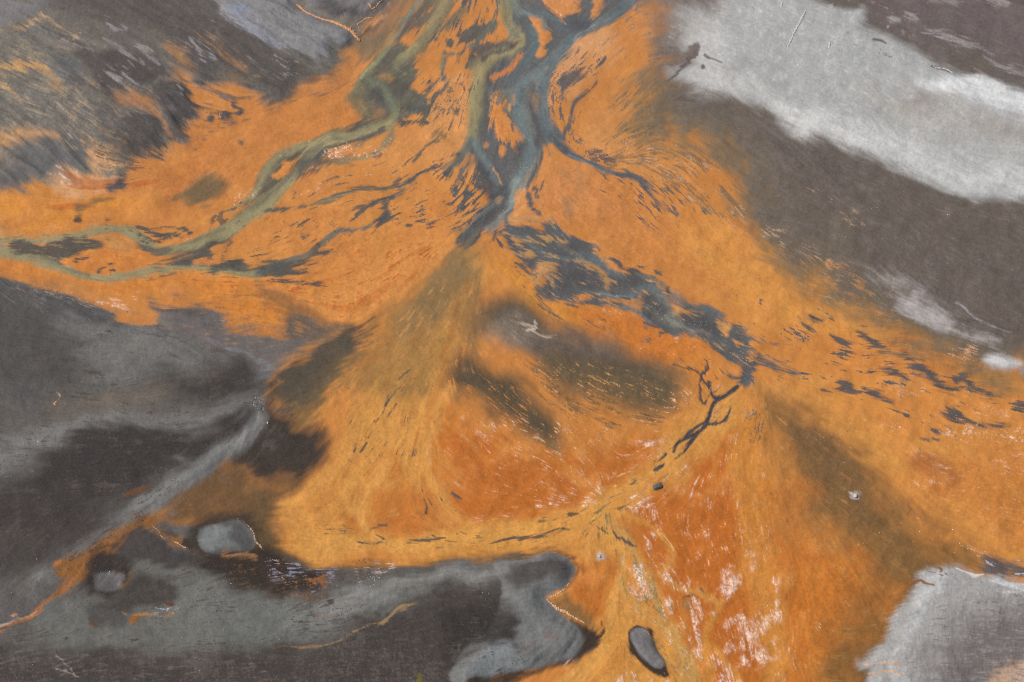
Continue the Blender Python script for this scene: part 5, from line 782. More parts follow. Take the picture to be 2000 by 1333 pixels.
# pale salt and foam crusts on the rust mud
SC = (228,200,182)
for z, d, fl in (([(1230,960),(1330,900),(1480,880),(1500,1090),(1400,1110),(1260,1040)], .95, 'fine'), ([(1250,1080),(1400,1080),(1420,1333),(1330,1333),(1280,1200)], 1.1, 'fine'), ([(960,830),(1180,860),(1220,920),(1170,985),(1000,985),(930,900)], .9, 'fine'), ([(1240,830),(1320,770),(1380,790),(1330,850),(1220,930)], .9, 'fine'), ([(1000,830),(1150,840),(1180,870),(1160,900),(1090,900)], .9, 'fine'), ([(1120,850),(1230,840),(1310,790),(1290,850),(1230,900),(1160,900)], .75, 'fine'), ([(1000,890),(1100,900),(1190,930),(1180,980),(1100,985),(1000,920)], .75, 'fine'), ([(1040,960),(1160,970),(1165,985),(1060,995)], .2, 'blot'), ([(1230,855),(1290,830),(1290,862),(1235,870)], .3, 'blot'), ([(1210,900),(1235,905),(1230,925),(1212,920)], .3, 'blot'),
                 ([(920,1000),(990,1000),(1000,1020),(930,1015)], .5, 'fine'), ([(860,830),(980,850),(960,870),(870,850)], 1.1, 'fine'), ([(820,880),(960,900),(1020,960),(880,950)], 1.5, 'fine'), ([(1230,970),(1300,985),(1325,1020),(1300,1026),(1260,1015),(1230,995)], .25, 'blot'), ([(1300,910),(1400,940),(1370,960),(1310,940)], .9, 'fine'), ([(1355,962),(1385,968),(1380,978),(1358,974)], .2, 'blot'),
                 ([(1360,980),(1440,980),(1440,1020),(1380,1010)], .5, 'blot'), ([(1380,860),(1440,840),(1430,900),(1390,900)], .9, 'fine'), ([(1430,770),(1470,800),(1450,830),(1410,830)], 1.1, 'fine'), ([(1385,760),(1410,745),(1400,800),(1385,830)], .9, 'fine'), ([(1340,1020),(1440,1030),(1470,1090),(1400,1080)], .8, 'fine'), ([(1400,1080),(1480,1080),(1490,1150),(1430,1170),(1400,1130)], .2, 'cell'),
                 ([(1260,1042),(1274,1050),(1272,1082),(1264,1070)], -.4, 'blot'), ([(1228,1108),(1250,1108),(1260,1126),(1240,1122)], -.3, 'blot'), ([(1232,1142),(1256,1140),(1264,1170),(1240,1158)], -.3, 'blot'), ([(1292,1122),(1316,1124),(1316,1136),(1296,1134)], -.6, 'blot'), ([(1322,1136),(1340,1136),(1340,1146),(1322,1146)], -.6, 'blot'), ([(1304,1176),(1318,1178),(1318,1200),(1306,1192)], -.5, 'blot'),
                 ([(1338,1180),(1362,1166),(1374,1186),(1366,1218),(1346,1212)], -.5, 'blot'), ([(1346,1232),(1368,1232),(1366,1264),(1350,1258)], -.4, 'blot'), ([(1355,1262),(1368,1266),(1362,1290),(1354,1280)], .1, 'blot'), ([(1405,1150),(1500,1130),(1520,1200),(1500,1300),(1450,1290),(1410,1240)], -.05, 'cell'), ([(1420,1210),(1480,1200),(1490,1260),(1440,1280)], -.2, 'blot'),
                 ([(1384,1300),(1424,1300),(1430,1345),(1390,1345)], -.7, 'blot'), ([(1420,1270),(1470,1290),(1480,1333),(1440,1333)], .5, 'cell'), ([(1210,1180),(1245,1190),(1250,1215),(1215,1200)], .5, 'fine'), ([(1220,1318),(1300,1324),(1300,1340),(1215,1338)], .1, 'blot'), ([(1110,1290),(1150,1290),(1140,1320),(1112,1320)], .7, 'fine'), ([(1215,1170),(1300,1220),(1310,1260),(1280,1250)], 1.2, 'fine'), ([(1280,1200),(1320,1230),(1340,1260),(1320,1250)], .8, 'fine'),
                 ([(1490,1130),(1520,1140),(1515,1200),(1500,1200)], .1, 'blot'), ([(1535,1260),(1575,1260),(1570,1310),(1545,1300)], .3, 'fine'), ([(1520,1310),(1540,1310),(1536,1333),(1522,1330)], .2, 'fine'), ([(1595,1215),(1625,1225),(1620,1240),(1600,1230)], .5, 'fine'), ([(1640,1160),(1665,1165),(1660,1185)], .9, 'fine'), ([(1395,1000),(1440,1010),(1440,1040)], .8, 'fine'),
                 ([(1780,885),(1810,888),(1860,920),(1820,910)], .4, 'fine'), ([(1740,750),(1800,740),(1800,770),(1745,768)], .4, 'fine'), ([(1870,760),(1930,775),(1920,790),(1880,775)], .6, 'fine'), ([(1890,795),(1960,810),(1950,830),(1900,815)], .6, 'fine'), ([(1850,840),(1960,840),(2060,845),(2060,866),(1960,862),(1860,852)], .4, 'speck'), ([(1930,890),(2060,880),(2060,960),(1960,930)], .5, 'fine'), ([(1780,930),(2000,960),(2040,1060),(1880,1010)], 1.3, 'fine'), ([(1790,1010),(1850,1020),(1900,1060),(1960,1090),(1890,1080),(1830,1040)], .9, 'fine'),
                 ([(1620,850),(1660,860),(1650,880)], 1, 'fine'), ([(1690,810),(1760,830),(1750,842),(1700,830)], .9, 'speck'), ([(1440,700),(1480,690),(1490,720)], 1.2, 'speck'), ([(1230,600),(1245,612),(1270,640),(1240,620),(1180,606)], .5, 'fine'), ([(1320,660),(1360,680),(1340,690)], .9, 'fine'), ([(1170,640),(1260,660),(1340,690),(1260,690)], 1.3, 'fine'),
                 ([(560,385),(640,350),(720,330),(700,365),(610,395)], .9, 'fine'), ([(640,290),(700,292),(690,304),(640,302)], .4, 'speck'), ([(660,285),(720,275),(760,270),(740,300),(690,300)], .9, 'speck'), ([(530,300),(560,285),(600,270),(600,282),(550,300)], .6, 'speck'), ([(450,395),(480,380),(490,370),(484,392),(460,402)], .4, 'speck'), ([(290,475),(350,468),(420,440),(400,455),(330,480)], .8, 'fine'), ([(70,440),(90,425),(110,435),(80,445)], .9, 'fine'),
                 ([(700,335),(760,325),(770,350),(720,350)], .8, 'fine'), ([(1000,630),(1030,626),(1052,640),(1040,656),(1010,650)], .9, 'fine'), ([(900,800),(1000,830),(980,850),(900,820)], 1, 'fine'), ([(220,565),(260,570),(330,580),(250,585)], 1.0, 'fine'), ([(190,590),(260,590),(250,620)], .1, 'flow'), ([(330,600),(440,610),(420,625),(340,615)], 1.2, 'fine'), ([(20,550),(120,575),(200,600),(190,606),(110,582),(20,556)], .2, 'fine'), ([(100,330),(150,340),(140,355),(100,350)], .6, 'flow'), ([(740,0),(790,-20),(730,30)], .8, 'flow')):
    if fl == 'blot': fl = 'foam'
    K(z, SC if fl != 'fine' else (222,184,156), d + (-.05 if fl == 'fine' else -.1), 10, fl, .62 if fl == 'fine' else .85, z=.05, crack=True, edge=1.3 if fl == 'fine' else 1.5)
K([(1060,20),(1100,30),(1110,48),(1080,36)], (226,206,188), .9, 6, 'speck', .9)
P([(965,640),(1000,630),(1040,650),(1050,675),(1010,680),(975,668)], (146,132,120), 24, (3,6,3), 2, .6)
L([(1012,628,.6),(1026,632,1.2),(1040,638,2.6),(1048,649,2),(1065,655,1.2),(1090,656,.6)], (206,186,164), 2.2, (1.5,2,0), 2, .75, z=.25); L([(1030,644,1.5),(1046,640,2),(1044,628,1.5)], (214,200,182), 1.8, (1,2,0), 2, .6)
P([(1150,640),(1230,680),(1200,700),(1090,680),(1050,670),(1080,650)], (108,94,84), 14, (3,6,3), 5, .6)
P([(1658,965),(1668,962),(1680,968),(1676,980),(1662,978)], (176,168,160), 3.5, (1.5,2,0), 2, .9, z=.5); L([(1652,976,2),(1662,985,3),(1678,984,2)], (92,78,62), 3, (1.5,2,0), 2, .6)
P([(1275,951),(1284,944),(1294,946),(1293,956),(1284,960),(1277,958)], (82,70,60), 3, (1,1.5,0), 1, .95)
P([(1338,1172),(1350,1168),(1346,1190),(1338,1186)], (140,116,78), 4, (1.5,2,0), 3, .7)
P([(1164,1086),(1172,1080),(1178,1092),(1168,1098)], (188,178,168), 3, (1.5,2,0), 3, .9); L([(1180,1090,2),(1188,1094,2)], (150,130,112), 2, (1,1,0), 2, .8)
P([(1208,1085),(1216,1090),(1214,1104),(1206,1100)], (214,176,128), 3.5, (1.5,2,0), 2, .8)

# ---- strands of silt drawn out along the currents
for z in ([(990,-60),(1250,-60),(1110,100),(1080,230),(1100,280),(1040,330),(960,450),(900,470),(960,350),(920,280),(950,120)], [(1000,440),(1090,440),(1280,550),(1440,650),(1480,740),(1380,660),(1250,610),(1060,580)]):
    K(z, (128,128,112), .7, 8, 'flow', .4, edge=1.4); K(z, (72,71,71), .8, 8, 'flow', .35, edge=1.4); K(z, (128,122,106), .9, 8, 'broad', .35, edge=1.2)
for z in ([(690,100),(800,-40),(890,-40),(840,100),(850,220),(770,250),(640,275),(690,220)], [(640,262),(776,236),(640,300),(560,380),(440,470),(310,505),(240,460),(60,470),(0,510),(180,545),(420,520),(620,470),(600,510),(420,540),(200,550),(-60,500),(-60,455),(230,436),(290,480),(420,450),(520,330)]):
    K(z, (158,146,104), .7, 6, 'flow', .35, edge=1.4); K(z, (74,70,60), .75, 6, 'flow', .4, edge=1.4)
for q_, w_ in (([(628,282),(604,300),(584,322),(562,346),(538,370),(512,392),(490,410)], 4), ([(560,300),(542,318),(526,342),(512,366)], 3), ([(296,480),(280,468),(262,450),(246,444)], 3), ([(80,500),(110,514),(140,528),(170,535)], 3), ([(952,140),(946,165),(942,200),(940,235),(938,262)], 6), ([(1040,262),(1052,290),(1046,318),(1036,345)], 4), ([(350,484),(400,464),(440,446)], 2)):
    L([(a_, b_, w_) for a_, b_ in q_], (92,88,74), 4, (1.5,2.5,0), 2, .6)


K([(600,330),(760,330),(880,260),(900,330),(880,420),(760,450),(620,440)], (92,86,76), 1.35, 20, 'flow', .85, edge=.7)
K([(830,40),(980,-40),(980,90),(930,180),(900,260),(840,230),(820,130)], (92,88,80), 1.05, 12, 'flow', .85, edge=.7)
K([(1075,110),(1170,120),(1160,200),(1110,260),(1070,240)], (92,88,84), .8, 12, 'flow', .85, edge=.7)
K([(860,320),(940,330),(950,400),(910,450),(860,420)], (86,84,80), .65, 12, 'flow', .9, edge=.7)
K([(400,430),(640,440),(660,520),(520,560),(420,520)], (92,84,70), 1.3, 15, 'flow', .8, edge=.7)
K([(990,440),(1090,430),(1180,500),(1290,570),(1200,610),(1050,590)], (190,140,88), .9, 10, 'flow', .7, edge=.8)
K([(1250,560),(1440,630),(1560,680),(1480,740),(1340,660)], (188,136,82), 1.0, 10, 'flow', .7, edge=.8)
K([(1000,500),(1060,560),(1160,620),(1300,660),(1180,640),(1040,590)], (96,86,74), .9, 12, 'flow', .8, edge=.8)
K([(1560,600),(1700,640),(1860,720),(2010,760),(2010,850),(1860,840),(1700,780),(1540,720)], (90,86,80), 1.4, 15, 'flow', .85, edge=.7)

# ---- upper western threads
for q, c, s_, a in (([(845,-40,3),(822,-10,3),(808,14,3.5),(797,30,3),(790,44,2.5),(782,58,2.5),(772,68,2)], (128,134,118), 3, .9), ([(778,62,2),(766,74,2.5),(756,88,2.5),(748,100,3),(735,118,4),(722,134,5),(712,146,5),(704,158,4.5),(696,172,4)], (140,136,98), 4, .9), ([(730,120,2),(718,138,3),(708,154,3)], (166,158,108), 3, .8),
                    ([(878,-40,8),(872,-4,8),(862,18,8),(850,36,7),(838,56,6),(826,72,6),(816,86,6),(804,98,6),(790,108,5),(776,118,4),(768,126,2)], (142,132,96), 5, .85), ([(872,0,3),(852,30,3),(835,55,3)], (164,140,98), 4, .7), ([(815,85,3),(796,100,3),(780,112,2)], (160,152,106), 3, .8),
                    ([(724,150,3),(736,164,5),(748,176,7),(758,190,9),(766,206,10),(768,220,9)], (120,124,98), 7, .75), ([(772,212,5),(784,200,5),(796,186,4),(806,172,3)], (116,114,88), 6, .7), ([(702,158,2),(712,176,4),(708,186,3),(704,198,2)], (124,112,82), 4, .8), ([(694,172,4),(688,184,5),(692,205,5),(700,225,4)], (128,114,82), 7, .6),
                    ([(770,122,1.5),(776,135,1),(790,142,1)], (128,128,104), 2, .6), ([(700,196,1),(706,212,1.5),(716,226,1)], (150,130,88), 2, .6)):
    L(q, c, s_, (1.5,2.5,0), 1.5, a, wet=.5)
L([(768,240,3),(780,232,2),(800,222,1.5),(820,216,1)], (112,118,100), 2.5, (1.5,2,0), 2, .7)

for z in ([(-150,760),(520,760),(520,880),(300,1000),(-150,1100)], [(-150,1260),(640,1250),(900,1150),(1000,1180),(900,1450),(-150,1450)], [(0,560),(400,680),(400,740),(0,780)], [(100,1120),(640,1160),(640,1250),(60,1260)]):
    K(z, (112,104,97), .75, 30, 'foam', .35, edge=1.2); K(z, (56,50,47), .75, 30, 'foam', .4, edge=1.2); K(z, (118,108,98), 1.25, 30, 'speck', .6, edge=.6); K(z, (48,43,40), 1.2, 30, 'speck', .6, edge=.6)
for z in ([(1480,440),(2050,520),(2050,720),(1760,640),(1560,520)], [(1340,170),(1600,290),(2050,420),(2050,560),(1500,420)], [(1700,-60),(2100,-60),(2100,180),(1850,120)]):
    K(z, (122,111,104), 1.0, 30, 'foam', .3, edge=1.4); K(z, (90,80,75), 1.0, 30, 'foam', .3, edge=1.4); K(z, (84,76,72), 1.35, 30, 'speck', .5, edge=.6)

# ---- last grain over everything: fine sediment mottling
_g = 1 + .02 * N1 * (1 + .5 * N80) + .012 * N3 + .012 * L1 + .03 * N12 + .03 * N30 + .015 * LP * RIP
COL *= np.clip(_g, .6, 1.5)[..., None]
COL = np.maximum(COL * 1.075 - .021, COL * .28)

# ------------------------------------------------------------------ relief
ZH = blur(ZH, 5)
ZH += .16 * N80 + .09 * N30 + .02 * N12 + .010 * L2 + .006 * L1 + .006 * N3
ZH += RIP * (.016 * LP + .012 * L2 + .005 * N6)
ZH = np.where(WET > .6, blur(ZH, 12), ZH).astype(np.float32)
GX, GY = ground_xy(U, V); GX = GX.astype(np.float32); GY = GY.astype(np.float32)

# ------------------------------------------------------------------ materials
def sediment(name, rough, bump, scale, grain, spec=.08):
    m = bpy.data.materials.new(name); m.use_nodes = True; n = m.node_tree.nodes; k = m.node_tree.links
    b = n['Principled BSDF']
    at = n.new('ShaderNodeAttribute'); at.attribute_name = 'albedo'
    wt = n.new('ShaderNodeAttribute'); wt.attribute_name = 'wet'
    tc = n.new('ShaderNodeTexCoord')
    n1 = n.new('ShaderNodeTexNoise'); n1.inputs['Scale'].default_value = scale; n1.inputs['Detail'].default_value = 5; n1.inputs['Roughness'].default_value = .7
    n2 = n.new('ShaderNodeTexNoise'); n2.inputs['Scale'].default_value = scale * .13; n2.inputs['Detail'].default_value = 4
    k.new(tc.outputs['Object'], n1.inputs['Vector']); k.new(tc.outputs['Object'], n2.inputs['Vector'])
    mr = n.new('ShaderNodeMapRange'); mr.inputs['From Min'].default_value = .3; mr.inputs['From Max'].default_value = .7
    mr.inputs['To Min'].default_value = 1 - grain; mr.inputs['To Max'].default_value = 1 + grain; k.new(n1.outputs['Fac'], mr.inputs['Value'])
    mr2 = n.new('ShaderNodeMapRange'); mr2.inputs['From Min'].default_value = .3; mr2.inputs['From Max'].default_value = .7
    mr2.inputs['To Min'].default_value = 1 - grain * .4; mr2.inputs['To Max'].default_value = 1 + grain * .4; k.new(n2.outputs['Fac'], mr2.inputs['Value'])
    mu = n.new('ShaderNodeMath'); mu.operation = 'MULTIPLY'; k.new(mr.outputs[0], mu.inputs[0]); k.new(mr2.outputs[0], mu.inputs[1])
    vm = n.new('ShaderNodeVectorMath'); vm.operation = 'SCALE'; k.new(at.outputs['Color'], vm.inputs[0]); k.new(mu.outputs[0], vm.inputs['Scale'])
    k.new(vm.outputs[0], b.inputs['Base Color'])
    rr = n.new('ShaderNodeMapRange'); rr.inputs['To Min'].default_value = rough; rr.inputs['To Max'].default_value = .3; k.new(wt.outputs['Fac'], rr.inputs['Value'])
    k.new(rr.outputs[0], b.inputs['Roughness']); b.inputs['Specular IOR Level'].default_value = spec
    bp = n.new('ShaderNodeBump'); bp.inputs['Strength'].default_value = bump; bp.inputs['Distance'].default_value = .25
    k.new(n1.outputs['Fac'], bp.inputs['Height']); k.new(bp.outputs[0], b.inputs['Normal'])
    return m
M_MUD = sediment('iron_mud', .85, .15, 1.6, .06)
M_SILT = sediment('grey_silt', .85, .22, 1.8, .07)
M_WATER = sediment('silty_water', .4, .10, .8, .04, .3)
M_BAR = sediment('dark_silt', .85, .2, 1.7, .07)
def plain(name, col, rough=.8, grain=.25, scale=3.0):
    m = bpy.data.materials.new(name); m.use_nodes = True; n = m.node_tree.nodes; k = m.node_tree.links; b = n['Principled BSDF']
    tc = n.new('ShaderNodeTexCoord'); nz = n.new('ShaderNodeTexNoise'); nz.inputs['Scale'].default_value = scale; nz.inputs['Detail'].default_value = 4
    k.new(tc.outputs['Object'], nz.inputs['Vector'])
    cr = n.new('ShaderNodeValToRGB'); c = lin(col) * ALB
    cr.color_ramp.elements[0].position = .3; cr.color_ramp.elements[1].position = .7
    cr.color_ramp.elements[0].color = (*(c * (1 - grain)), 1); cr.color_ramp.elements[1].color = (*np.clip(c * (1 + grain), 0, .95), 1)
    k.new(nz.outputs['Fac'], cr.inputs[0]); k.new(cr.outputs[0], b.inputs['Base Color']); b.inputs['Roughness'].default_value = rough
    bp = n.new('ShaderNodeBump'); bp.inputs['Strength'].default_value = .5; bp.inputs['Distance'].default_value = .1
    k.new(nz.outputs['Fac'], bp.inputs['Height']); k.new(bp.outputs[0], b.inputs['Normal'])
    return m

# ------------------------------------------------------------------ the ground sheet, cut into the bodies of sediment and water
co = np.stack([GX.ravel(), GY.ravel(), ZH.ravel()], 1).astype(np.float32)
rgba = np.ones((H * W, 4), np.float32); rgba[:, :3] = np.clip(COL.reshape(-1, 3) * ALB, .004, .9)
wet = WET.ravel().astype(np.float32)
ia = (np.arange(H - 1)[:, None] * W + np.arange(W - 1)[None, :]).ravel()
quads = np.stack([ia, ia + W, ia + W + 1, ia + 1], 1).astype(np.int32)
fid = IDS[:-1, :-1].ravel()
def sheet(name, verts, faces, col, wt, mat):
    me = bpy.data.meshes.new(name); nf = len(faces)
    me.vertices.add(len(verts)); me.vertices.foreach_set('co', verts.ravel().astype(np.float32))
    me.loops.add(nf * 4); me.loops.foreach_set('vertex_index', faces.ravel().astype(np.int32))
    me.polygons.add(nf); me.polygons.foreach_set('loop_start', np.arange(0, nf * 4, 4, dtype=np.int32))
    a = me.attributes.new('albedo', 'FLOAT_COLOR', 'POINT'); a.data.foreach_set('color', col.ravel().astype(np.float32))
    b = me.attributes.new('wet', 'FLOAT', 'POINT'); b.data.foreach_set('value', wt.astype(np.float32))
    me.materials.append(mat); me.update(calc_edges=True)
    o = bpy.data.objects.new(name, me); S.collection.objects.link(o); return o
def tag(o, label=None, cat=None, kind=None, group=None):
    for k_, v_ in (('label', label), ('category', cat), ('kind', kind), ('group', group)):
        if v_: o[k_] = v_
    return o
# outskirts: rings of ground running out to the horizon, sharing the border of the sheet laid out in image pixels
ring = np.concatenate([np.arange(W - 1), np.arange(H - 1) * W + W - 1, (H - 1) * W + np.arange(W - 1, 0, -1), np.arange(H - 1, 0, -1) * W])
ring = ring[::3]
nr = len(ring); base = co[ring]; ctr = np.array([0, 260, 0], np.float32); d = base[:, :2] - ctr[:2]
far_c = lin((120, 104, 88)) * ALB; vs = [co]; cs = [rgba]; fs = [quads[fid == 0]]; prev = ring
q_rng = np.random.default_rng(77); SC_ = [1.015, 1.035, 1.06, 1.09, 1.13, 1.18, 1.24, 1.32, 1.42, 1.56, 1.75, 2.05, 2.6, 3.6, 6, 11]
def loop_noise(k):                                  # smooth noise round the ring, blobs about k stations long
    f = np.fft.rfft(q_rng.standard_normal(nr)) * np.exp(-(np.arange(nr // 2 + 1) * k / nr * 2.2) ** 2)
    n = np.fft.irfft(f, nr); return n / n.std()
drift = np.zeros(nr); tone = loop_noise(20)
for q, sc in enumerate(SC_):
    mixf = min(1, max(0, (sc - 1.05) / .9)); drift += loop_noise(25) * 5 + loop_noise(60) * 6; tone = .7 * tone + .7 * loop_noise(8 + 3 * q)
    idx = ring[np.round(np.arange(nr) + drift).astype(int) % nr]; k_ = 3 + 4 * q
    c = rgba[idx] * 1.0
    cc = np.concatenate([c[-k_:], c, c[:k_]]); cc = np.cumsum(np.vstack([np.zeros((1, 4)), cc]), 0); c = ((cc[2 * k_ + 1:] - cc[:-2 * k_ - 1]) / (2 * k_ + 1)).astype(np.float32)
    c[:, :3] = (c[:, :3] * (1 - mixf) + far_c * mixf) * np.clip(1 + .16 * tone, .5, 1.6)[:, None]
    p = np.zeros((nr, 3), np.float32); wob = 1 + (sc - 1) * .12 * loop_noise(12)
    p[:, :2] = ctr[:2] + d * (1 + (sc - 1) * np.clip(wob, .8, 1.2))[:, None]; p[:, 2] = base[:, 2] * max(0, 1 - q / 5) + (.3 * tone if q > 1 else 0)
    new = len(co) + q * nr + np.arange(nr); vs.append(p); cs.append(c)
    fs.append(np.stack([prev, np.roll(prev, -1), np.roll(new, -1), new], 1).astype(np.int32)); prev = new
V_all = np.concatenate(vs); C_all = np.concatenate(cs); F_all = np.concatenate(fs)
W_all = np.concatenate([wet, np.zeros(len(SC_) * nr, np.float32)])
def cut(name, F, mat):
    u, inv = np.unique(F, return_inverse=True)
    return sheet(name, V_all[u], inv.reshape(F.shape), C_all[u], W_all[u], mat)
ground = tag(cut('ground', F_all, M_MUD), 'orange iron mud flat streaked by old floods and veined with brown silt', None, 'structure')
OBJ = {}
for i, (name, label, cat, kind, group) in sorted(REG.items()):
    F = quads[fid == i]
    if len(F) < 6: continue
    mat = M_WATER if name in ('river', 'stream', 'pond') else M_BAR if name in ('silt_bar', 'silt_mound', 'silt_knoll') else M_MUD if name == 'sandbar' else M_SILT
    OBJ[i] = tag(cut(name, F, mat), label, cat, kind, group)
    if i == ISL2: OBJ[i].parent = OBJ[ISL]

# ------------------------------------------------------------------ crust ridges: lumpy mineral rims standing on the banks
def height_at(u, v):
    return float(ZH[int(np.clip((v - V0) / DU + .5, 0, H - 1)), int(np.clip((u - U0) / DU + .5, 0, W - 1))])
def metre(u, v):
    a = ground_xy(u, v); b = ground_xy(u + 1, v); return float(abs(b[0] - a[0]))
def link(name, verts, faces, mat, parent=None):
    me = bpy.data.meshes.new(name); me.from_pydata(verts, [], faces); me.materials.append(mat)
    o = bpy.data.objects.new(name, me); S.collection.objects.link(o); o.parent = parent; return o
def ridge(name, pts, mat, hgt=.8, lump=.45, seed=0, seg=9):
    r = random.Random(seed); p = spline([(q[0] + r.uniform(-1, 1), q[1] + r.uniform(-1, 1), q[2] * 1.15) for q in pts], False, 9)
    x, y = ground_xy(p[:, 0], p[:, 1]); vs_, fs_ = [], []
    n_ = len(p)
    for i in range(n_):
        a, b = max(i - 1, 0), min(i + 1, n_ - 1); tx, ty = x[b] - x[a], y[b] - y[a]; l = math.hypot(tx, ty) + 1e-6; nx, ny = -ty / l, tx / l
        w = max(p[i, 2], .4) * metre(p[i, 0], p[i, 1]) * (1 + lump * r.uniform(-1, 1)); sh = lump * w * r.uniform(-.7, .7)
        z0 = height_at(p[i, 0], p[i, 1])
        for j in range(seg):
            t = math.pi * j / (seg - 1); k_ = 1 + lump * .6 * r.uniform(-1, 1)
            vs_.append((x[i] + nx * (math.cos(t) * w * k_ + sh), y[i] + ny * (math.cos(t) * w * k_ + sh), z0 - .25 + (math.sin(t) * hgt * k_ + .1) * min(1, w / .5)))
        if i:
            for j in range(seg - 1):
                a_ = (i - 1) * seg + j; fs_.append((a_, a_ + 1, a_ + seg + 1, a_ + seg))
    o = link(name, vs_, fs_, mat)
    return o
M_CREAM = plain('cream_crust', (204, 164, 120)); M_WHITE = plain('pale_crust', (196, 192, 186)); M_TAN = plain('tan_crust', (176, 142, 104)); M_OCR = plain('orange_crust', (216, 150, 92))
CRUSTS = [
 ([(577,12,1),(585,16,2),(594,24,2),(606,32,2),(620,38,2.5),(634,44,3),(645,47,2.5),(658,52,3),(668,58,4),(678,62,4.5),(688,70,4.5),(696,76,3.5),(703,83,1.5)], M_OCR, .9, 'cream and orange crust ridge along the ribbed bluish bank'),
 ([(716,12,.8),(722,18,1.4),(727,24,1.8),(733,20,1.5),(745,8,1.2),(752,-4,.8)], M_OCR, .5, 'forked orange crust at the top edge above the cream ridge'),
 ([(703,68,1),(701,60,1.3),(699,54,1.2),(708,48,1.6),(716,42,2),(730,40,1.6)], M_OCR, .5, 'curled orange crust right of the cream ridge'),
 ([(1068,1170,1.2),(1078,1180,2.2),(1090,1190,3),(1104,1197,2.6),(1118,1205,2),(1132,1213,1.6),(1150,1222,1)], M_CREAM, .8, 'cream crust hooking off the tip of the grey headland'),
 ([(1069,1169,1.2),(1082,1164,2),(1096,1158,2),(1104,1150,1.6),(1112,1138,1)], M_CREAM, .6, 'short cream crust on the headland meeting the hooked one'),
 ([(288,1027,.8),(297,1031,1.2),(307,1036,1.3),(313,1045,1.4),(318,1053,1.5),(332,1060,1.2),(346,1065,1.5),(360,1072,1.8),(374,1077,1.4)], M_CREAM, .6, 'thin zigzag cream crust left of the rounded murky pond'),
 ([(438,1013,.8),(456,1012,1),(472,1015,1.3),(480,1022,1.3),(490,1032,1.6),(497,1044,1.8),(500,1056,1.6),(508,1068,2),(514,1076,1.2)], M_TAN, .6, 'tan crust curving round the right side of the murky pond'),
 ([(502,1090,1.2),(512,1098,1.2),(526,1095,1.4),(540,1097,1.6),(552,1102,1.3),(570,1105,1),(586,1106,.7)], M_TAN, .5, 'wavy tan crust under the orange mud beside lilac foam'),
 ([(83,28,1),(86,35,1.3),(94,41,1),(104,47,.8)], M_CREAM, .5, 'tiny curved cream crust on the far grey hill'),
 ([(110,770,.8),(115,770,1.5),(119,778,1.5),(112,784,1.3),(108,790,2),(112,795,.8)], M_CREAM, .5, 'small bright hooked crust alone on the charcoal bank'),
 ([(98,798,.6),(92,806,1),(80,816,.8),(68,822,1.6),(60,834,.8)], M_TAN, .3, 'faint broken crust trailing below the small hooked one'),
 ([(240,624,.6),(248,630,1.2),(262,634,1.2),(278,634,1),(298,634,.6)], M_WHITE, .4, 'pale shelf crust at the point of the charcoal bank'),
 ([(1527,8,1),(1525,14,1.8),(1523,22,1)], M_WHITE, .6, 'short white scarp at the top edge of the long pale bank'),
 ([(1574,24,1),(1567,36,2),(1561,48,2),(1555,60,2.4),(1551,68,2),(1545,80,1.6),(1540,90,1.4),(1535,101,.8)], M_WHITE, .7, 'longest white scarp cutting across the pale bank'),
 ([(1620,84,.8),(1619,92,1.8),(1618,100,1)], M_WHITE, .8, 'stubby white scarp right of the longest scarp'),
 ([(1818,132,.8),(1830,134,1.6),(1845,136,1.6),(1856,142,1.2),(1862,148,.8)], M_WHITE, .7, 'low white scarp on the upper rim of the pale bank'),
 ([(1468,48,.6),(1474,52,1.2),(1475,58,1.2),(1470,60,.8)], M_WHITE, .5, 'little ring shaped rim on the pale bank'),
]
OWNER = {0: LOBE, 3: HD, 4: HD, 6: BP, 9: GB, 10: GB, 11: GB, 12: PB, 13: PB, 14: PB, 15: PB, 16: PB}     # rims that belong to a bank or pond
for k_, (pts, mat, hg, lb) in enumerate(CRUSTS):
    par = OWNER.get(k_)
    o = ridge('crust_rim' if par else 'crust_ridge', pts, mat, hg * .6, .34, k_ + 5)
    if par: o.parent = OBJ[par]; o['label'] = lb
    else: tag(o, lb, 'crust')

# ------------------------------------------------------------------ rocks
def rock_mesh(r, seed, flat=.6):
    import bmesh
    q = random.Random(seed); bm = bmesh.new(); bmesh.ops.create_icosphere(bm, subdivisions=2, radius=1)
    dirs = [(q.gauss(0, 1), q.gauss(0, 1), q.gauss(0, 1), q.uniform(.55, .95)) for _ in range(9)]
    for v in bm.verts:
        for dx, dy, dz, lim in dirs:
            l = math.sqrt(dx * dx + dy * dy + dz * dz); dd = (v.co.x * dx + v.co.y * dy + v.co.z * dz) / l
            if dd > lim: v.co -= (dd - lim) * 0.9 * type(v.co)((dx / l, dy / l, dz / l))
        v.co *= r; v.co.z *= flat
    return bm
def rock(name, u, v, r, mat, seed, label, cat='rock', stretch=1.0, rot=0.0):
    bm = rock_mesh(r, seed); me = bpy.data.meshes.new(name); bm.to_mesh(me); bm.free(); me.materials.append(mat)
    o = bpy.data.objects.new(name, me); S.collection.objects.link(o); x, y = ground_xy(u, v)
    o.location = (float(x), float(y), height_at(u, v) + r * .15); o.scale = (stretch, 1, 1); o.rotation_euler = (0, 0, rot)
    return tag(o, label, cat)
M_ROCK = plain('dark_rock', (92, 84, 76), grain=.35, scale=2); M_PROCK = plain('pale_rock', (190, 182, 172), grain=.2, scale=2)
rock('boulder', 1284, 952, 1.35, M_ROCK, 3, 'lone dark boulder on rust mud right of the foam flats', 'boulder', 1.4, .3)
rock('boulder', 1670, 971, .7, M_PROCK, 4, 'pale boulder in the olive brown hollow', 'boulder', 1.2, .8)
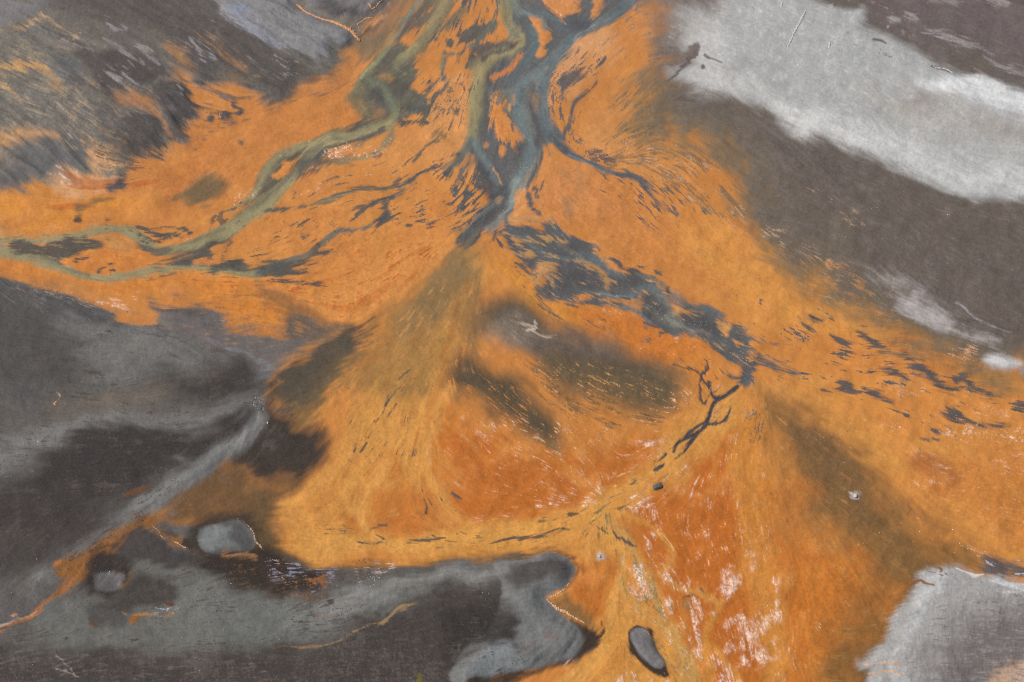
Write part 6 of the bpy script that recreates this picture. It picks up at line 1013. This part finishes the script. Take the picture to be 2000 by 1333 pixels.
rock('boulder', 1171, 1087, .6, M_PROCK, 5, 'pale grey boulder by the sharp bend of the ochre stream', 'boulder', .8, .2)
rock('boulder', 523, 826, .6, M_PROCK, 6, 'pale slab beside the dark pool below the rubble', 'boulder', .7, .2)
def scatter(name, spots, mat, label, flat):
    vs_, fs_ = [], []
    for u, v, r in spots:
        x, y = ground_xy(u, v); x = float(x); y = float(y); z = height_at(u, v); a = random.uniform(0, 6.28); k_ = random.uniform(.5, 1)
        i = len(vs_); n_ = 5
        for j in range(n_):
            t = a + j * 2 * math.pi / n_; q = r * random.uniform(.7, 1.2)
            vs_.append((x + math.cos(t) * q, y + math.sin(t) * q * k_, z - .05))
        vs_.append((x + random.uniform(-.3, .3) * r, y + random.uniform(-.3, .3) * r * k_, z + r * flat))
        for j in range(n_): fs_.append((i + j, i + (j + 1) % n_, i + n_))
    return tag(link(name, vs_, fs_, mat), label, None, 'stuff')
def spots_in(poly, n, r0, r1):
    us = [p[0] for p in poly]; vs_ = [p[1] for p in poly]; out = []
    while len(out) < n:
        u, v = random.uniform(min(us), max(us)), random.uniform(min(vs_), max(vs_)); c = False
        for (ax, ay), (bx, by) in zip(poly, poly[1:] + poly[:1]):
            if (ay > v) != (by > v) and u < (bx - ax) * (v - ay) / (by - ay) + ax: c = not c
        if c: out.append((u, v, r0 * (r1 / r0) ** (random.random() ** 2)))
    return out
rub = spots_in([(482,786),(500,776),(517,780),(516,800),(508,812),(500,800)], 120, .12, .4)
scatter('rubble', rub, M_PROCK, 'rubble of small pale stones at the tip of the grey ridge', .6)
scatter('rubble', spots_in([(484,788),(500,778),(516,782),(514,800),(504,808)], 70, .15, .45), M_ROCK, 'dark stones among the pale rubble at the ridge tip', .6)
GLINTS = []
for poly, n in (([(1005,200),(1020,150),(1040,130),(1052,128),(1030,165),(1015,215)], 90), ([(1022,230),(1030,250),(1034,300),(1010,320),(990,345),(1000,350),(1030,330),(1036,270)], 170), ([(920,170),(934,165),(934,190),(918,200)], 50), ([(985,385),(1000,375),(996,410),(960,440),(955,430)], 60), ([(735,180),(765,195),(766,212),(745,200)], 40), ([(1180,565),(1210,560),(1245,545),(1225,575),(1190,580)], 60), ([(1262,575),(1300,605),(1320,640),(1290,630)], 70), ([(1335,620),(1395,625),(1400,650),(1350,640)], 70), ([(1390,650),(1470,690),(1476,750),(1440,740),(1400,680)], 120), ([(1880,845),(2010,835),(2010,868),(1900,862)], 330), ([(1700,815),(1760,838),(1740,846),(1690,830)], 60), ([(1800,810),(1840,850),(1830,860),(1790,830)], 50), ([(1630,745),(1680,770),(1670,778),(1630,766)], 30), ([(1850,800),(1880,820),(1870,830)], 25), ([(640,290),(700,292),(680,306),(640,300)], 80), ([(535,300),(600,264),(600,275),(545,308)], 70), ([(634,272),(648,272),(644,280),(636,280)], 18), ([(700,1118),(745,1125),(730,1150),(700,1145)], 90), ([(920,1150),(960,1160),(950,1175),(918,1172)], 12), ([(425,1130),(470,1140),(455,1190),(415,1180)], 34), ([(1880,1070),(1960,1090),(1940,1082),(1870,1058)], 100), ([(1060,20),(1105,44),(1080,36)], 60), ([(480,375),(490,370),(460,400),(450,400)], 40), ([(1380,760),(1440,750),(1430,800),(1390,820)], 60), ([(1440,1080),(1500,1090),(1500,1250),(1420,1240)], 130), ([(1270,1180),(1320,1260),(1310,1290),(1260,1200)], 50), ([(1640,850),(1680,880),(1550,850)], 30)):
    GLINTS += spots_in(poly, int(n * .8), .09, .26)
GLINTS += spots_in([(0,540),(420,700),(510,800),(300,1000),(0,1333)], 70, .12, .3) + spots_in([(1350,170),(2000,420),(2000,700),(1600,520)], 40, .15, .35) + spots_in([(0,1000),(640,1120),(1000,1110),(900,1333),(0,1333)], 70, .1, .25) + spots_in([(640,700),(900,600),(1300,700),(1440,1000),(1000,1060),(640,1050)], 110, .1, .24) + spots_in([(1450,780),(2000,820),(2000,1090),(1600,1080)], 150, .1, .26)
scatter('foam', GLINTS, plain('glint_white', (236, 232, 226), .6, .08), 'scattered white flecks added as sun glints on the wet mud and shallows', .35)  # foam: white flecks added in place of sun glints on the ripples
DS = spots_in([(620,680),(880,640),(870,760),(720,920),(640,880)], 160, .1, .3) + spots_in([(1090,340),(1500,480),(1700,650),(1500,640),(1300,580),(1150,450)], 220, .12, .34) + spots_in([(1480,760),(1900,880),(2000,1080),(1800,1000)], 160, .1, .3) + spots_in([(1790,1150),(2000,1150),(2000,1333),(1760,1300)], 40, .12, .32) + spots_in([(380,170),(690,200),(500,330),(330,420)], 70, .12, .3) + spots_in([(500,420),(880,400),(700,580)], 120, .12, .3) + spots_in([(1350,40),(1700,40),(2000,300),(1700,280)], 60, .15, .4)
scatter('pebbles', DS, M_ROCK, 'dark pebbles strewn across the orange and pale flats', .4)

# ------------------------------------------------------------------ valley haze
if HAZE:
    bx, by0, by1, z0_, z1_ = 6000, -5000, 9000, float(ZH.min()) - 1.5, ALT + 4
    vs_ = [(sx * bx, y_, z_) for z_ in (z0_, z1_) for y_ in (by0, by1) for sx in (-1, 1)]
    fs_ = [(0, 2, 3, 1), (4, 5, 7, 6), (0, 1, 5, 4), (2, 6, 7, 3), (0, 4, 6, 2), (1, 3, 7, 5)]
    m = bpy.data.materials.new('haze'); m.use_nodes = True; n = m.node_tree.nodes; n.remove(n['Principled BSDF'])
    pv = n.new('ShaderNodeVolumePrincipled'); pv.inputs['Color'].default_value = (.97, .95, .93, 1); pv.inputs['Density'].default_value = HAZE; pv.inputs['Anisotropy'].default_value = .2
    m.node_tree.links.new(pv.outputs[0], n['Material Output'].inputs['Volume'])
    tag(link('haze', vs_, fs_, m), 'thin pale haze filling the air over the valley', None, 'stuff')
S.cycles.use_denoising = False; S.cycles.filter_width = 1.0; S.cycles.volume_bounces = 0; S.cycles.max_bounces = 4
